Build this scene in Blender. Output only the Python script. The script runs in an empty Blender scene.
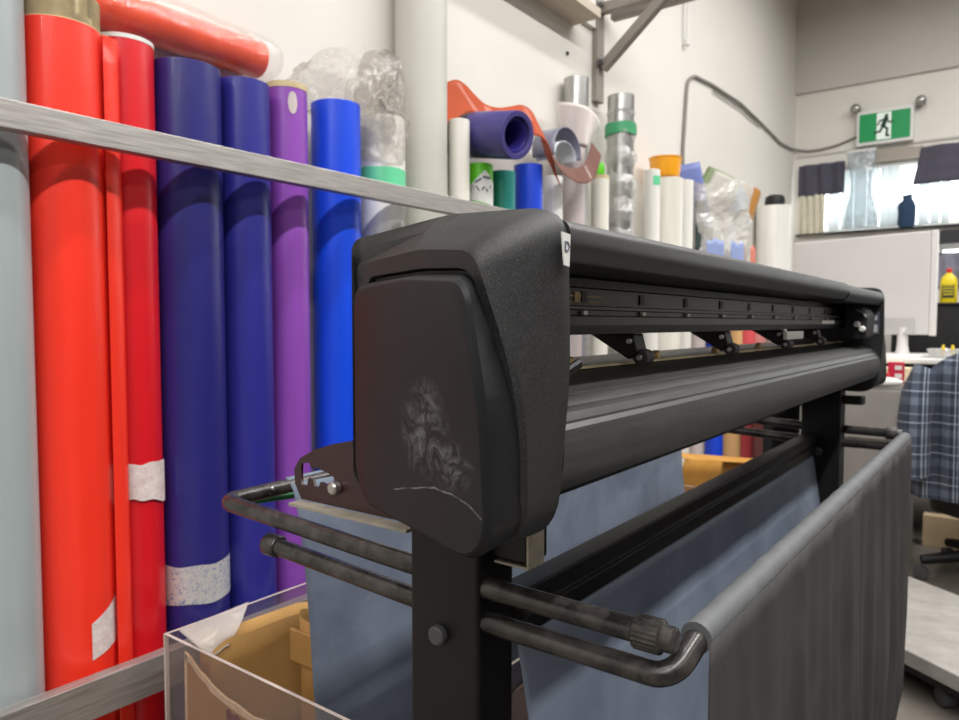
import bpy, bmesh, math, random
from mathutils import Vector, Matrix, noise
PI = math.pi
random.seed(7)
SC = bpy.context.scene
COL = SC.collection

# ------------------------------------------------------------------ materials
def lin(h):
    h = h.lstrip('#')
    v = [int(h[i:i+2], 16)/255 for i in (0, 2, 4)]
    return tuple(c/12.92 if c <= .04045 else ((c+.055)/1.055)**2.4 for c in v) + (1.0,)

class NT:
    """small helper around a material node tree"""
    def __init__(s, name):
        s.m = bpy.data.materials.new(name); s.m.use_nodes = True
        s.t = s.m.node_tree; s.t.nodes.clear()
        s.out = s.n('ShaderNodeOutputMaterial')
        s.co = s.n('ShaderNodeTexCoord')
    def n(s, typ, **k):
        nd = s.t.nodes.new(typ)
        for a, v in k.items():
            if a.startswith('i_'):
                nd.inputs[a[2:].replace('_', ' ')].default_value = v
            else: setattr(nd, a, v)
        return nd
    def l(s, a, b): s.t.links.new(a, b)
    def mapping(s, scale=(1, 1, 1), rot=(0, 0, 0), loc=(0, 0, 0)):
        mp = s.n('ShaderNodeMapping')
        mp.inputs['Scale'].default_value = scale
        mp.inputs['Rotation'].default_value = rot
        mp.inputs['Location'].default_value = loc
        s.l(s.co.outputs['Object'], mp.inputs['Vector'])
        return mp.outputs['Vector']
    def noise(s, scale, detail=4, vec=None, rough=.55, dist=0):
        nz = s.n('ShaderNodeTexNoise'); nz.inputs['Scale'].default_value = scale
        nz.inputs['Detail'].default_value = detail; nz.inputs['Roughness'].default_value = rough
        nz.inputs['Distortion'].default_value = dist
        s.l(vec if vec is not None else s.co.outputs['Object'], nz.inputs['Vector'])
        return nz.outputs['Fac']
    def ramp(s, fac, stops):
        r = s.n('ShaderNodeValToRGB'); e = r.color_ramp.elements
        while len(e) < len(stops): e.new(.5)
        for el, (p, c) in zip(e, stops):
            el.position = p; el.color = c if len(c) == 4 else tuple(c)+(1,)
        s.l(fac, r.inputs['Fac']); return r.outputs['Color']
    def mix(s, fac, a, b):
        mx = s.n('ShaderNodeMix'); mx.data_type = 'RGBA'
        for sock, v in ((mx.inputs[0], fac), (mx.inputs[6], a), (mx.inputs[7], b)):
            if isinstance(v, (int, float, tuple)): sock.default_value = v
            else: s.l(v, sock)
        return mx.outputs[2]
    def math(s, op, a, b=None, c=None):
        mt = s.n('ShaderNodeMath'); mt.operation = op
        for i, v in enumerate((a, b, c)):
            if v is None: continue
            if isinstance(v, (int, float)): mt.inputs[i].default_value = v
            else: s.l(v, mt.inputs[i])
        return mt.outputs[0]
    def sep(s):
        x = s.n('ShaderNodeSeparateXYZ'); s.l(s.co.outputs['Object'], x.inputs[0]); return x.outputs
    def bsdf(s, col, rough=.5, metal=0, spec=.5, bump=None, bstr=.2, bdist=.002, emit=None, estr=0, coat=0, sheen=0, alpha=None):
        b = s.n('ShaderNodeBsdfPrincipled')
        for nm, v in (('Base Color', col), ('Roughness', rough), ('Metallic', metal), ('Specular IOR Level', spec),
                      ('Coat Weight', coat), ('Sheen Weight', sheen)):
            if isinstance(v, (int, float, tuple)): b.inputs[nm].default_value = v
            else: s.l(v, b.inputs[nm])
        if alpha is not None: b.inputs['Alpha'].default_value = alpha
        if emit:
            b.inputs['Emission Color'].default_value = emit; b.inputs['Emission Strength'].default_value = estr
        if bump is not None:
            bp = s.n('ShaderNodeBump'); bp.inputs['Strength'].default_value = bstr; bp.inputs['Distance'].default_value = bdist
            s.l(bump, bp.inputs['Height']); s.l(bp.outputs['Normal'], b.inputs['Normal'])
        s.l(b.outputs[0], s.out.inputs['Surface'])
        return b

def plain(name, h, rough=.5, metal=0, spec=.5, var=.06, scale=8, bump=0, bscale=200, coat=0, sheen=0, stretch=(1, 1, 1)):
    t = NT(name); c = lin(h)
    vec = t.mapping(stretch)
    f = t.noise(scale, 4, vec)
    lo = tuple(x*(1-var*1.6) for x in c[:3])+(1,); hi = tuple(min(1, x*(1+var)) for x in c[:3])+(1,)
    col = t.ramp(f, [(.3, lo), (.7, hi)])
    bm_ = t.noise(bscale, 3, vec) if bump else None
    t.bsdf(col, rough, metal, spec, bump=bm_, bstr=bump, bdist=.001, coat=coat, sheen=sheen)
    return t.m

def film_mat(name, tint='#ffffff', opac=.06, rough=.1, bscale=30, bstr=.6, gloss=.10, base='#c9c9c7', bdist=.01):
    """thin clear plastic film: mostly see-through with glints"""
    t = NT(name)
    tr = t.n('ShaderNodeBsdfTransparent'); tr.inputs[0].default_value = lin(tint)
    p = t.n('ShaderNodeBsdfPrincipled'); p.inputs['Base Color'].default_value = lin(base)
    p.inputs['Roughness'].default_value = rough; p.inputs['Specular IOR Level'].default_value = .8
    nz = t.noise(bscale, 3, None, .5, 1.2)
    bp = t.n('ShaderNodeBump'); bp.inputs['Strength'].default_value = bstr; bp.inputs['Distance'].default_value = bdist
    t.l(nz, bp.inputs['Height']); t.l(bp.outputs[0], p.inputs['Normal'])
    lw = t.n('ShaderNodeLayerWeight'); lw.inputs['Blend'].default_value = .35
    t.l(bp.outputs[0], lw.inputs['Normal'])
    f = t.math('MINIMUM', t.math('MULTIPLY_ADD', lw.outputs['Facing'], .16, opac), .9)
    mx = t.n('ShaderNodeMixShader'); t.l(f, mx.inputs[0]); t.l(tr.outputs[0], mx.inputs[1]); t.l(p.outputs[0], mx.inputs[2])
    gl = t.n('ShaderNodeBsdfGlossy'); gl.inputs['Roughness'].default_value = rough; t.l(bp.outputs[0], gl.inputs['Normal'])
    m2 = t.n('ShaderNodeMixShader'); t.l(t.math('MULTIPLY_ADD', lw.outputs['Facing'], gloss*1.5, gloss), m2.inputs[0])
    t.l(mx.outputs[0], m2.inputs[1]); t.l(gl.outputs[0], m2.inputs[2]); t.l(m2.outputs[0], t.out.inputs['Surface'])
    return t.m

M = {}
# room
t = NT('painted_wall')
c = t.ramp(t.noise(1.3, 5), [(.3, lin('#dcd8d0')), (.7, lin('#e3dfd8'))])
scuff = t.ramp(t.noise(9, 6, None, .7), [(.68, (0, 0, 0)), (.78, (1, 1, 1))])
c = t.mix(scuff, c, lin('#cfcbc4'))
t.bsdf(c, .75, bump=t.noise(60, 4), bstr=.15); M['wall'] = t.m
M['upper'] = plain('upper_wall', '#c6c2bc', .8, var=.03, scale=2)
M['dim'] = plain('dim_unseen_wall', '#5f5b56', .8)  # unseen walls, kept dark to cut bounce and reflections
M['ceil'] = plain('ceiling_paint', '#d8d6d2', .9, var=.02)
t = NT('concrete_floor')
c = t.ramp(t.noise(3, 6, None, .65), [(.3, lin('#59544e')), (.7, lin('#7a746b'))])
t.bsdf(c, .6, bump=t.noise(50, 5), bstr=.2); M['floor'] = t.m
M['sill'] = plain('dark_sill', '#2b2a30', .6)
M['header'] = plain('window_header', '#a49b90', .6)
t = NT('window_glass')
gl = t.n('ShaderNodeBsdfGlossy'); gl.inputs['Roughness'].default_value = .02
tr = t.n('ShaderNodeBsdfTransparent'); tr.inputs[0].default_value = (.96, .98, .98, 1)
mx = t.n('ShaderNodeMixShader'); mx.inputs[0].default_value = .06
t.l(tr.outputs[0], mx.inputs[1]); t.l(gl.outputs[0], mx.inputs[2]); t.l(mx.outputs[0], t.out.inputs['Surface']); M['glass'] = t.m

# brushed aluminium
t = NT('brushed_aluminium')
st = t.noise(30, 4, t.mapping((8, .35, 14)))
t.bsdf(t.ramp(st, [(.3, lin('#a19d99')), (.7, lin('#c9c5c1'))]), t.math('MULTIPLY_ADD', st, .25, .3), .75, bump=st, bstr=.12); M['alu'] = t.m
M['steel'] = plain('grey_steel', '#9a9894', .45, .6)
M['bracket'] = plain('shelf_bracket_paint', '#8f8880', .5, .2, bump=.1)
M['chrome'] = plain('bolt_steel', '#b9b6b2', .3, .9)
M['timber'] = plain('pale_timber', '#c2b7a6', .7, stretch=(6, .5, 6))

# plotter plastics
t = NT('textured_black_plastic')
x, y, z = t.sep()
dust = t.ramp(t.noise(14, 6, None, .7), [(.45, (0, 0, 0)), (.85, (1, 1, 1))])
base = t.mix(t.math('MULTIPLY', dust, .35), lin('#1a1a1b'), lin('#303031'))
fine = t.noise(900, 2)
base = t.mix(t.ramp(fine, [(.5, (0, 0, 0)), (.72, (1, 1, 1))]), base, lin('#3f3f40'))
t.bsdf(base, .5, 0, .4, bump=fine, bstr=.5, bdist=.0006); M['plastic'] = t.m

t = NT('scuffed_black_panel')   # smooth panel with rubbed dust and one long scratch
x, y, z = t.sep()               # object space: metres from the plotter's foot point
def around(t, x, z, cx, cz, rx, rz):
    dx = t.math('DIVIDE', t.math('SUBTRACT', x, cx), rx); dz = t.math('DIVIDE', t.math('SUBTRACT', z, cz), rz)
    d = t.math('ADD', t.math('MULTIPLY', dx, dx), t.math('MULTIPLY', dz, dz))
    return t.math('MAXIMUM', t.math('SUBTRACT', 1, d), 0)
PX = 1.1                        # root x of the plotter
nz = t.noise(38, 7, None, .72, 2.0)
sm = t.math('MULTIPLY', t.math('MAXIMUM', t.math('SUBTRACT', nz, .46), 0), 5.0)
a1 = around(t, x, z, 1.117-PX, 1.035, .040, .045)
a2 = around(t, x, z, 1.152-PX, 1.012, .035, .022)
sm = t.math('MULTIPLY', sm, t.math('MAXIMUM', a1, a2))
wob = t.math('MULTIPLY', t.math('SUBTRACT', t.noise(34, 2), .5), .007)
xx = t.math('SUBTRACT', x, 1.15-PX)
kk = t.math('MULTIPLY_ADD', t.math('GREATER_THAN', xx, 0), -4.2, -2.1)
arc = t.math('ADD', t.math('MULTIPLY_ADD', t.math('MULTIPLY', xx, xx), kk, .990), wob)
line = t.math('LESS_THAN', t.math('ABSOLUTE', t.math('SUBTRACT', z, arc)), .0007)
inx = t.math('MULTIPLY', t.math('GREATER_THAN', x, 1.068-PX), t.math('LESS_THAN', x, 1.193-PX))
scr = t.math('MULTIPLY', t.math('MULTIPLY', line, inx), t.math('MAXIMUM', t.math('MULTIPLY_ADD', t.noise(70, 3), 4.0, -1.5), 0))
haze = t.math('MULTIPLY', t.noise(9, 5), .05)
mask = t.math('MINIMUM', t.math('ADD', t.math('ADD', t.math('MULTIPLY', sm, .6), scr), haze), .8)
base = t.mix(mask, lin('#101012'), lin('#7d7d82'))
t.bsdf(base, .5, 0, .22, bump=t.noise(900, 2), bstr=.25, bdist=.0004); M['panel'] = t.m

M['cover'] = plain('black_cover', '#262627', .42, spec=.5, var=.2, scale=5, bump=.15, bscale=900)
t = NT('worn_black_drum')
st = t.noise(12, 5, t.mapping((3, 1.2, 20)))
t.bsdf(t.ramp(st, [(.3, lin('#262626')), (.75, lin('#3b3a39'))]), .42, 0, .5, bump=t.noise(60, 3, t.mapping((1, .15, 3))), bstr=.06); M['drum'] = t.m
M['matte'] = plain('matte_black', '#0f0f11', .55, var=.2)
M['navy'] = plain('dark_inner_plastic', '#101018', .6, var=.15)
M['rail'] = plain('black_rail', '#17171a', .35, .3, var=.1)
M['post'] = plain('black_powder_coat', '#1a1819', .42, spec=.3, var=.15, scale=14, bump=.25, bscale=700)
M['maroon'] = plain('bracket_coat_reflection', '#321819', .42, var=.15, scale=14)  # reflection of the red rolls is put into this colour
t = NT('dusty_pipe')
st = t.noise(28, 6, None, .65)
t.bsdf(t.ramp(st, [(.36, lin('#1d1b1b')), (.74, lin('#524d4a'))]), .27, .2, .6); M['pipe'] = t.m
M['dust_edge'] = plain('dusty_metal_edge', '#a8a092', .5, .3, var=.15, scale=30)
M['rubber'] = plain('grey_rubber', '#4a4a4c', .6)
M['strip'] = plain('cutting_strip', '#dcc9a0', .6, var=.2, scale=30)
M['tan'] = plain('tan_clip', '#c4a873', .5)
M['whitep'] = plain('white_plastic', '#e2e1de', .4, var=.03)
M['sleeve'] = plain('grey_sleeve', '#5a5c5e', .6, var=.08, scale=40)
def nylon(name, h1, h2, rough=.55, spec=.3):
    t = NT(name)
    c = t.ramp(t.noise(7, 5, None, .6, .6), [(.3, lin(h1)), (.7, lin(h2))])
    b = t.math('ADD', t.math('MULTIPLY', t.noise(1200, 2), .15), t.noise(22, 5, None, .6, 1.0))
    t.bsdf(c, rough, 0, .45, bump=b, bstr=.25, bdist=.004).inputs['Specular IOR Level'].default_value = spec; return t.m
M['cloth'] = nylon('blue_grey_nylon', '#666f7f', '#7c8696')
M['cloth_dark'] = nylon('charcoal_nylon', '#373536', '#464444', .7, .2)

# vinyl
def vinyl(name, h, rough=.32):
    t = NT(name); c = lin(h)
    st = t.noise(14, 3, t.mapping((1, 1, .06)))
    sc_ = t.noise(26, 6, None, .75)
    hi = tuple(min(1, v*1.12+.004) for v in c[:3])+(1,); lo = tuple(v*.88 for v in c[:3])+(1,)
    col = t.ramp(st, [(.3, lo), (.7, hi)])
    t.bsdf(col, t.math('MULTIPLY_ADD', sc_, .2, rough-.08), 0, .5, bump=st, bstr=.08, bdist=.004, coat=.1); return t.m
M['kraft'] = plain('kraft_core', '#d0bd94', .8, var=.1, scale=40)
M['kraftpaper'] = plain('kraft_paper', '#b48a4e', .75, var=.12, scale=9, bump=.2, bscale=40)
M['torn'] = plain('torn_card_edge', '#f2e0bd', .85, var=.1, scale=80)
M['tape'] = None
t = NT('creased_masking_tape')
v = t.n('ShaderNodeTexVoronoi'); v.inputs['Scale'].default_value = 90; v.feature = 'DISTANCE_TO_EDGE'
t.l(t.co.outputs['Object'], v.inputs['Vector'])
t.bsdf(t.ramp(t.noise(60, 5, None, .7), [(.35, lin('#cdbab6')), (.7, lin('#e8dcd8'))]), .5, bump=v.outputs['Distance'], bstr=.4); M['tape'] = t.m
t = NT('holographic_label')
cell = t.noise(70, 5, None, .7, 2)
c = t.ramp(cell, [(.36, lin('#3f78b8')), (.44, lin('#c9c9cc')), (.6, lin('#d9d8d4')), (.75, lin('#b9b6ae'))])
t.bsdf(c, .3, .25, .5, bump=cell, bstr=.4); M['holo'] = t.m
M['film'] = film_mat('clear_film', opac=.03, rough=.07, gloss=.05)
M['film2'] = film_mat('crumpled_film', tint='#f4f2ee', opac=.04, rough=.09, bscale=34, bstr=1.0, gloss=.13, bdist=.03)
M['bagfilm'] = film_mat('milky_bag_film', opac=.58, rough=.25, bscale=16, bstr=1.0, gloss=.05, base='#dedad3')
M['frost'] = film_mat('frosted_film', opac=.45, rough=.35, bscale=20, bstr=.5, gloss=.04, base='#cfc6bb')
M['milky'] = film_mat('milky_film', opac=.4, rough=.25, bscale=22, bstr=1.0)
t = NT('clear_acrylic')
gl = t.n('ShaderNodeBsdfPrincipled'); gl.inputs['Base Color'].default_value = lin('#d8d2cf'); gl.inputs['Roughness'].default_value = .08
tr = t.n('ShaderNodeBsdfTransparent'); tr.inputs[0].default_value = lin('#efe9e8')
lw = t.n('ShaderNodeLayerWeight'); lw.inputs['Blend'].default_value = .2
mx = t.n('ShaderNodeMixShader'); t.l(t.math('MULTIPLY_ADD', lw.outputs['Facing'], .10, .055), mx.inputs[0]); t.l(tr.outputs[0], mx.inputs[1]); t.l(gl.outputs[0], mx.inputs[2]); t.l(mx.outputs[0], t.out.inputs['Surface']); M['acrylic'] = t.m
M['acrylic_edge'] = plain('sawn_acrylic_edge', '#c3b5ac', .4, var=.05)
M['foil'] = plain('silver_foil', '#b4b3b1', .28, .85, stretch=(1, 1, .1))
M['black'] = plain('black', '#111113', .5)
M['ink'] = plain('ink', '#5a6374', .6)
M['figure'] = plain('sign_figure_green', '#15402c', .6)
M['labelw'] = plain('label_white', '#dcdcd8', .5, var=.03)

# ------------------------------------------------------------------ mesh helpers
ORG = {}
def link(name, me, parent=None, org=(0, 0, 0)):
    o = bpy.data.objects.new(name, me); COL.objects.link(o)
    if parent is not None:
        o.parent = parent; ORG[o.name] = ORG[parent.name]
    else:
        o.location = org; ORG[o.name] = Vector(org)
    return o

def finish(name, bm, mats, parent=None, smooth=38, org=None, bevel=0, seg=2, solid=0, sub=0):
    """bm is in world coordinates; it becomes ONE mesh object"""
    bmesh.ops.recalc_face_normals(bm, faces=bm.faces)
    if parent is not None: o3 = ORG[parent.name]
    elif org is not None: o3 = Vector(org)
    else:
        xs = [v.co for v in bm.verts]
        o3 = Vector(((min(v.x for v in xs)+max(v.x for v in xs))/2, (min(v.y for v in xs)+max(v.y for v in xs))/2, min(v.z for v in xs)))
    for v in bm.verts: v.co -= o3
    me = bpy.data.meshes.new(name); bm.to_mesh(me); bm.free()
    for m in (mats if isinstance(mats, (list, tuple)) else [mats]): me.materials.append(m)
    if smooth:
        for p in me.polygons: p.use_smooth = True
        me.set_sharp_from_angle(angle=math.radians(smooth))
    o = link(name, me, parent, o3)
    if bevel:
        b = o.modifiers.new('edge', 'BEVEL'); b.width = bevel; b.segments = seg; b.limit_method = 'ANGLE'; b.angle_limit = math.radians(40)
    if solid:
        s = o.modifiers.new('thick', 'SOLIDIFY'); s.thickness = solid; s.offset = 0
    if sub:
        s = o.modifiers.new('sub', 'SUBSURF'); s.levels = sub; s.render_levels = sub
    return o

def thing(name, label, cat, loc, group=None):
    o = bpy.data.objects.new(name, None); COL.objects.link(o); o.empty_display_size = .05
    o.location = loc; ORG[o.name] = Vector(loc)
    return tag(o, label, cat, group)
def tag(o, label, cat, group=None):
    o['label'] = label; o['category'] = cat
    if group: o['group'] = group
    return o
def struct(o): o['kind'] = 'structure'; return o

def box(bm, x0, x1, y0, y1, z0, z1, mi=0):
    vs = [bm.verts.new(p) for p in ((x0, y0, z0), (x1, y0, z0), (x1, y1, z0), (x0, y1, z0), (x0, y0, z1), (x1, y0, z1), (x1, y1, z1), (x0, y1, z1))]
    fs = []
    for f in ((3, 2, 1, 0), (4, 5, 6, 7), (0, 1, 5, 4), (1, 2, 6, 5), (2, 3, 7, 6), (3, 0, 4, 7)):
        fc = bm.faces.new([vs[i] for i in f]); fc.material_index = mi; fs.append(fc)
    return vs
def frame_of(d):
    d = d.normalized(); u = d.orthogonal().normalized()
    if abs(d.z) > .99: u = Vector((1, 0, 0))
    elif abs(d.z) < .99: u = Vector((0, 0, 1)).cross(d).normalized()
    return u, d.cross(u).normalized()
def ringv(bm, c, u, v, r, n, r2=None, ph=0):
    return [bm.verts.new(c + u*r*math.cos(2*PI*i/n+ph) + v*(r2 or r)*math.sin(2*PI*i/n+ph)) for i in range(n)]
def bridge(bm, a, b, mi=0):
    n = len(a)
    for i in range(n):
        f = bm.faces.new((a[i], a[(i+1) % n], b[(i+1) % n], b[i])); f.material_index = mi
def cap(bm, r, mi=0):
    f = bm.faces.new(r); f.material_index = mi
def tube(bm, pts, r, n=16, caps=True, mi=0):
    pts = [Vector(p) for p in pts]; rs = []
    rad = r if isinstance(r, (list, tuple)) else [r]*len(pts)
    pu = None
    for i, p in enumerate(pts):
        d = (pts[min(i+1, len(pts)-1)]-pts[max(i-1, 0)])
        if pu is None: u, v = frame_of(d)
        else:
            d = d.normalized(); u = (pu - d*pu.dot(d)).normalized(); v = d.cross(u)
        pu = u
        rs.append(ringv(bm, p, u, v, rad[i], n))
    for a, b in zip(rs, rs[1:]): bridge(bm, a, b, mi)
    if caps: cap(bm, rs[0][::-1], mi); cap(bm, rs[-1], mi)
def fillet(pts, r, n=7):
    pts = [Vector(p) for p in pts]; out = [pts[0]]
    for i in range(1, len(pts)-1):
        a, b, c = pts[i-1], pts[i], pts[i+1]
        d1 = (a-b).normalized(); d2 = (c-b).normalized(); ang = d1.angle(d2)
        if ang > 3.1: out.append(b); continue
        tl = min(r/math.tan(ang/2), (a-b).length*.49, (c-b).length*.49); rr = tl*math.tan(ang/2)
        p1 = b+d1*tl; p2 = b+d2*tl; cen = b+(d1+d2).normalized()*(rr/math.sin(ang/2))
        v1 = p1-cen; v2 = p2-cen; tot = v1.angle(v2); ax = v1.cross(v2).normalized()
        for k in range(n+1): out.append(cen + Matrix.Rotation(tot*k/n, 3, ax) @ v1)
    out.append(pts[-1]); return out
def lathe(bm, prof, c=(0, 0, 0), axis=Vector((0, 0, 1)), n=32, closed=False, mi=0):
    axis = Vector(axis).normalized(); u, v = frame_of(axis); c = Vector(c); rs = []
    for r, h in prof: rs.append(ringv(bm, c+axis*h, u, v, max(r, 1e-5), n))
    for a, b in zip(rs, rs[1:]): bridge(bm, a, b, mi)
    if closed: bridge(bm, rs[-1], rs[0], mi)
    else: cap(bm, rs[0][::-1], mi); cap(bm, rs[-1], mi)
def loft(bm, rings, capa=True, capb=True, mi=0):
    rs = [[bm.verts.new(p) for p in r] for r in rings]
    for a, b in zip(rs, rs[1:]): bridge(bm, a, b, mi)
    if capa: cap(bm, rs[0][::-1], mi)
    if capb: cap(bm, rs[-1], mi)
    return rs
def extr(bm, prof, y0, y1, mi=0):
    """profile of (x, z) points pushed along Y"""
    loft(bm, [[(x, y0, z) for x, z in prof], [(x, y1, z) for x, z in prof]], mi=mi)
def rounded(cs, n=6):
    """corner list (a, b, r) -> smooth closed outline"""
    out = []; k = len(cs)
    for i in range(k):
        p = Vector((cs[i][0], cs[i][1])); r = cs[i][2]
        a = Vector(cs[i-1][:2])-p; b = Vector(cs[(i+1) % k][:2])-p
        ang = a.angle(b)
        tl = min(r/math.tan(ang/2), a.length*.48, b.length*.48)
        p1 = p+a.normalized()*tl; p2 = p+b.normalized()*tl
        for j in range(n+1):
            s = j/n; out.append(tuple(p1*(1-s)**2 + p*2*s*(1-s) + p2*s*s))
    return out
def grid(bm, f, nu, nv, mi=0):
    vs = [[bm.verts.new(f(i/nu, j/nv)) for j in range(nv+1)] for i in range(nu+1)]
    for i in range(nu):
        for j in range(nv):
            fc = bm.faces.new((vs[i][j], vs[i+1][j], vs[i+1][j+1], vs[i][j+1])); fc.material_index = mi
    return vs
def along(prof, s):
    L = [0]
    for a, b in zip(prof, prof[1:]): L.append(L[-1]+(Vector(b)-Vector(a)).length)
    d = s*L[-1]
    for i in range(len(prof)-1):
        if d <= L[i+1]+1e-9:
            q = (d-L[i])/(L[i+1]-L[i]); return Vector(prof[i]).lerp(Vector(prof[i+1]), q)
    return Vector(prof[-1])
def crumple(bm, amp, sc=14, seed=0, zlo=None):
    for v in bm.verts:
        k = 1 if zlo is None else max(0, min(1, (v.co.z-zlo[0])/(zlo[1]-zlo[0])))
        v.co += noise.noise_vector(v.co*sc+Vector((seed, seed*2.1, 0)))*amp*k + noise.noise_vector(v.co*sc*2.7+Vector((seed, 3, 0)))*amp*.4*k
def text_mesh(name, s, size, mat, parent, origin, xdir, ydir, depth=.0006):
    cu = bpy.data.curves.new(name, 'FONT'); cu.body = s; cu.size = size; cu.extrude = depth; cu.align_x = 'CENTER'; cu.align_y = 'CENTER'
    tmp = bpy.data.objects.new('tmp', cu); COL.objects.link(tmp)
    dg = bpy.context.evaluated_depsgraph_get(); me = bpy.data.meshes.new_from_object(tmp.evaluated_get(dg))
    bpy.data.objects.remove(tmp)
    x = Vector(xdir).normalized(); y = Vector(ydir).normalized(); z = x.cross(y)
    mt = Matrix((x, y, z)).transposed().to_4x4(); mt.translation = Vector(origin)-ORG[parent.name]
    me.transform(mt); me.materials.append(mat)
    return link(name, me, parent)
def poly_plate(name, outer, holes, thick, mat, parent, tf):
    """flat plate with true holes: outline in 2D, tf maps (a, b, c) to world"""
    cu = bpy.data.curves.new(name, 'CURVE'); cu.dimensions = '2D'; cu.fill_mode = 'BOTH'; cu.extrude = thick/2
    for pl in [outer]+holes:
        sp = cu.splines.new('POLY'); sp.points.add(len(pl)-1); sp.use_cyclic_u = True
        for p, q in zip(sp.points, pl): p.co = (q[0], q[1], 0, 1)
    tmp = bpy.data.objects.new('tmp', cu); COL.objects.link(tmp)
    dg = bpy.context.evaluated_depsgraph_get(); me = bpy.data.meshes.new_from_object(tmp.evaluated_get(dg))
    bpy.data.objects.remove(tmp)
    for v in me.vertices: v.co = Vector(tf(*v.co))-ORG[parent.name]
    me.materials.append(mat)
    return link(name, me, parent)

# ------------------------------------------------------------------ room shell
def boxes(name, bs, mat, parent=None, **k):
    bm = bmesh.new()
    for b in bs: box(bm, *b)
    return finish(name, bm, mat, parent, smooth=0, **k)
BY = 6.17
struct(boxes('floor', [(-.1, 5.2, -6, 6.4, -.1, 0)], M['floor']))
struct(boxes('wall_left', [(-.12, 0, -6, 6.4, 0, 4.3)], M['wall']))
struct(boxes('wall_back', [(0, 5.2, BY, BY+.14, 0, 1.36), (0, .98, BY, BY+.14, 1.36, 1.82), (.98, 5.2, BY, BY+.14, 1.68, 1.82), (1.9, 5.2, BY, BY+.14, 1.36, 1.68),
                     (0, .045, BY, BY+.14, 1.82, 2.31), (2.6, 5.2, BY, BY+.14, 1.82, 2.31), (0, 5.2, BY, BY+.14, 2.31, 2.92)], M['wall']))
struct(boxes('wall_back_shaded', [(0, 5.2, BY-.03, BY+.14, 2.92, 4.3)], M['upper']))  # greyer colour stands in for shade on the upper back wall
struct(boxes('wall_right', [(5.2, 5.32, -6, 6.4, 0, 4.3)], M['dim']))
struct(boxes('wall_front', [(-.12, 5.32, -6.12, -6, 0, 4.3)], M['dim']))
struct(boxes('ceiling', [(-.1, 5.2, -6, 6.4, 4.3, 4.4)], M['ceil']))
w = struct(boxes('window_1', [(.045, 2.6, BY+.05, BY+.09, 2.28, 2.31), (.045, 2.6, BY+.05, BY+.09, 1.82, 1.85), (.045, .075, BY+.05, BY+.09, 1.85, 2.28), (2.57, 2.6, BY+.05, BY+.09, 1.85, 2.28)] +
                        [(x-.015, x+.015, BY+.05, BY+.09, 1.85, 2.28) for x in (.66, 1.3, 1.95)], M['whitep']))
boxes('pane', [(.07, 2.58, BY+.066, BY+.07, 1.84, 2.29)], M['glass'], w)
w2 = struct(boxes('window_2', [(.98, 1.9, BY+.05, BY+.09, 1.36, 1.39), (.98, 1.9, BY+.05, BY+.09, 1.65, 1.68), (.98, 1.01, BY+.05, BY+.09, 1.39, 1.65), (1.87, 1.9, BY+.05, BY+.09, 1.39, 1.65)], M['whitep']))
boxes('pane', [(1.0, 1.88, BY+.066, BY+.07, 1.38, 1.66)], M['glass'], w2)
struct(boxes('trim_2', [(.03, 2.65, BY-.05, BY, 1.808, 1.82)], M['sill']))
struct(boxes('trim_3', [(.42, .875, BY-.04, BY, 2.315, 2.345), (.42, .875, BY-.025, BY, 2.345, 2.40)], M['header']))
struct(boxes('trim_4', [(.98, 1.9, BY-.06, BY, 1.685, 1.78)], M['sill']))
# thin greyer strip along the back wall above the valances
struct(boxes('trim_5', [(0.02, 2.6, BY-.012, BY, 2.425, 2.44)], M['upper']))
# round white pipe running up the left wall
bm = bmesh.new(); lathe(bm, [(.075, 0), (.075, 4.29)], (.085, 1.604, .005), n=40)
o = finish('column', bm, plain('pipe_paint', '#c3c1b8', .5, var=.05, scale=5)); tag(o, 'thick round off-white pipe standing floor to ceiling in the row of rolls', 'pipe')

# ------------------------------------------------------------------ aluminium rack with the two long rails
rack = thing('roll_rack', 'aluminium rack with long flat rails holding the upright vinyl rolls', 'rack', (.12, 2.5, 0))
def rail(name, z0, z1, yend):
    bm = bmesh.new(); box(bm, .210, .236, -.25, yend, z0, z1); return finish(name, bm, M['alu'], rack, smooth=0, bevel=.0012)
rail('upper_rail', 1.421, 1.466, 4.8); rail('lower_rail', .436, .505, 2.42)
for yy, wd in ((-.22, .02), (2.39, .02), (4.77, .008)):
    bm = bmesh.new(); box(bm, .193, .2095, yy-wd, yy+wd, 0.0, 1.47); finish('upright', bm, M['alu'], rack, smooth=0)
bm = bmesh.new(); box(bm, .006, .192, -.3, 6.0, .10, .14)
for yy in (-.2, 1.2, 2.6, 4.0, 5.6): box(bm, .03, .16, yy-.03, yy+.03, .0, .10)
finish('base_shelf', bm, M['timber'], rack, smooth=0)

# ------------------------------------------------------------------ vinyl rolls
ROLLS = 'rolls of vinyl standing upright along the left wall'
def shell(bm, c, r0, r1, z0, z1, n=40):
    e = .0015
    lathe(bm, [(r0, z0), (r1-e, z0), (r1, z0+e), (r1, z1-e), (r1-e, z1), (r0, z1)], (c[0], c[1], 0), n=n, closed=True)
def roll(x, y, dia, top, mat, label, core=None, bottom=.1405, lean=0, coreh=0, cat='vinyl roll', name='vinyl_roll', group=ROLLS):
    r = dia/2
    t = thing(name, label, cat, (x, y, bottom), group)
    bm = bmesh.new(); shell(bm, (x, y), min(.036, r*.62), r, bottom, top); finish('sheet_winding', bm, mat, t, smooth=40)
    ri = min(.036, r*.62)
    bm = bmesh.new(); shell(bm, (x, y), ri-.006, ri-.0003, bottom+.002, top+(coreh or .004)); finish('core', bm, core or M['kraft'], t, smooth=40)
    return t
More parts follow.
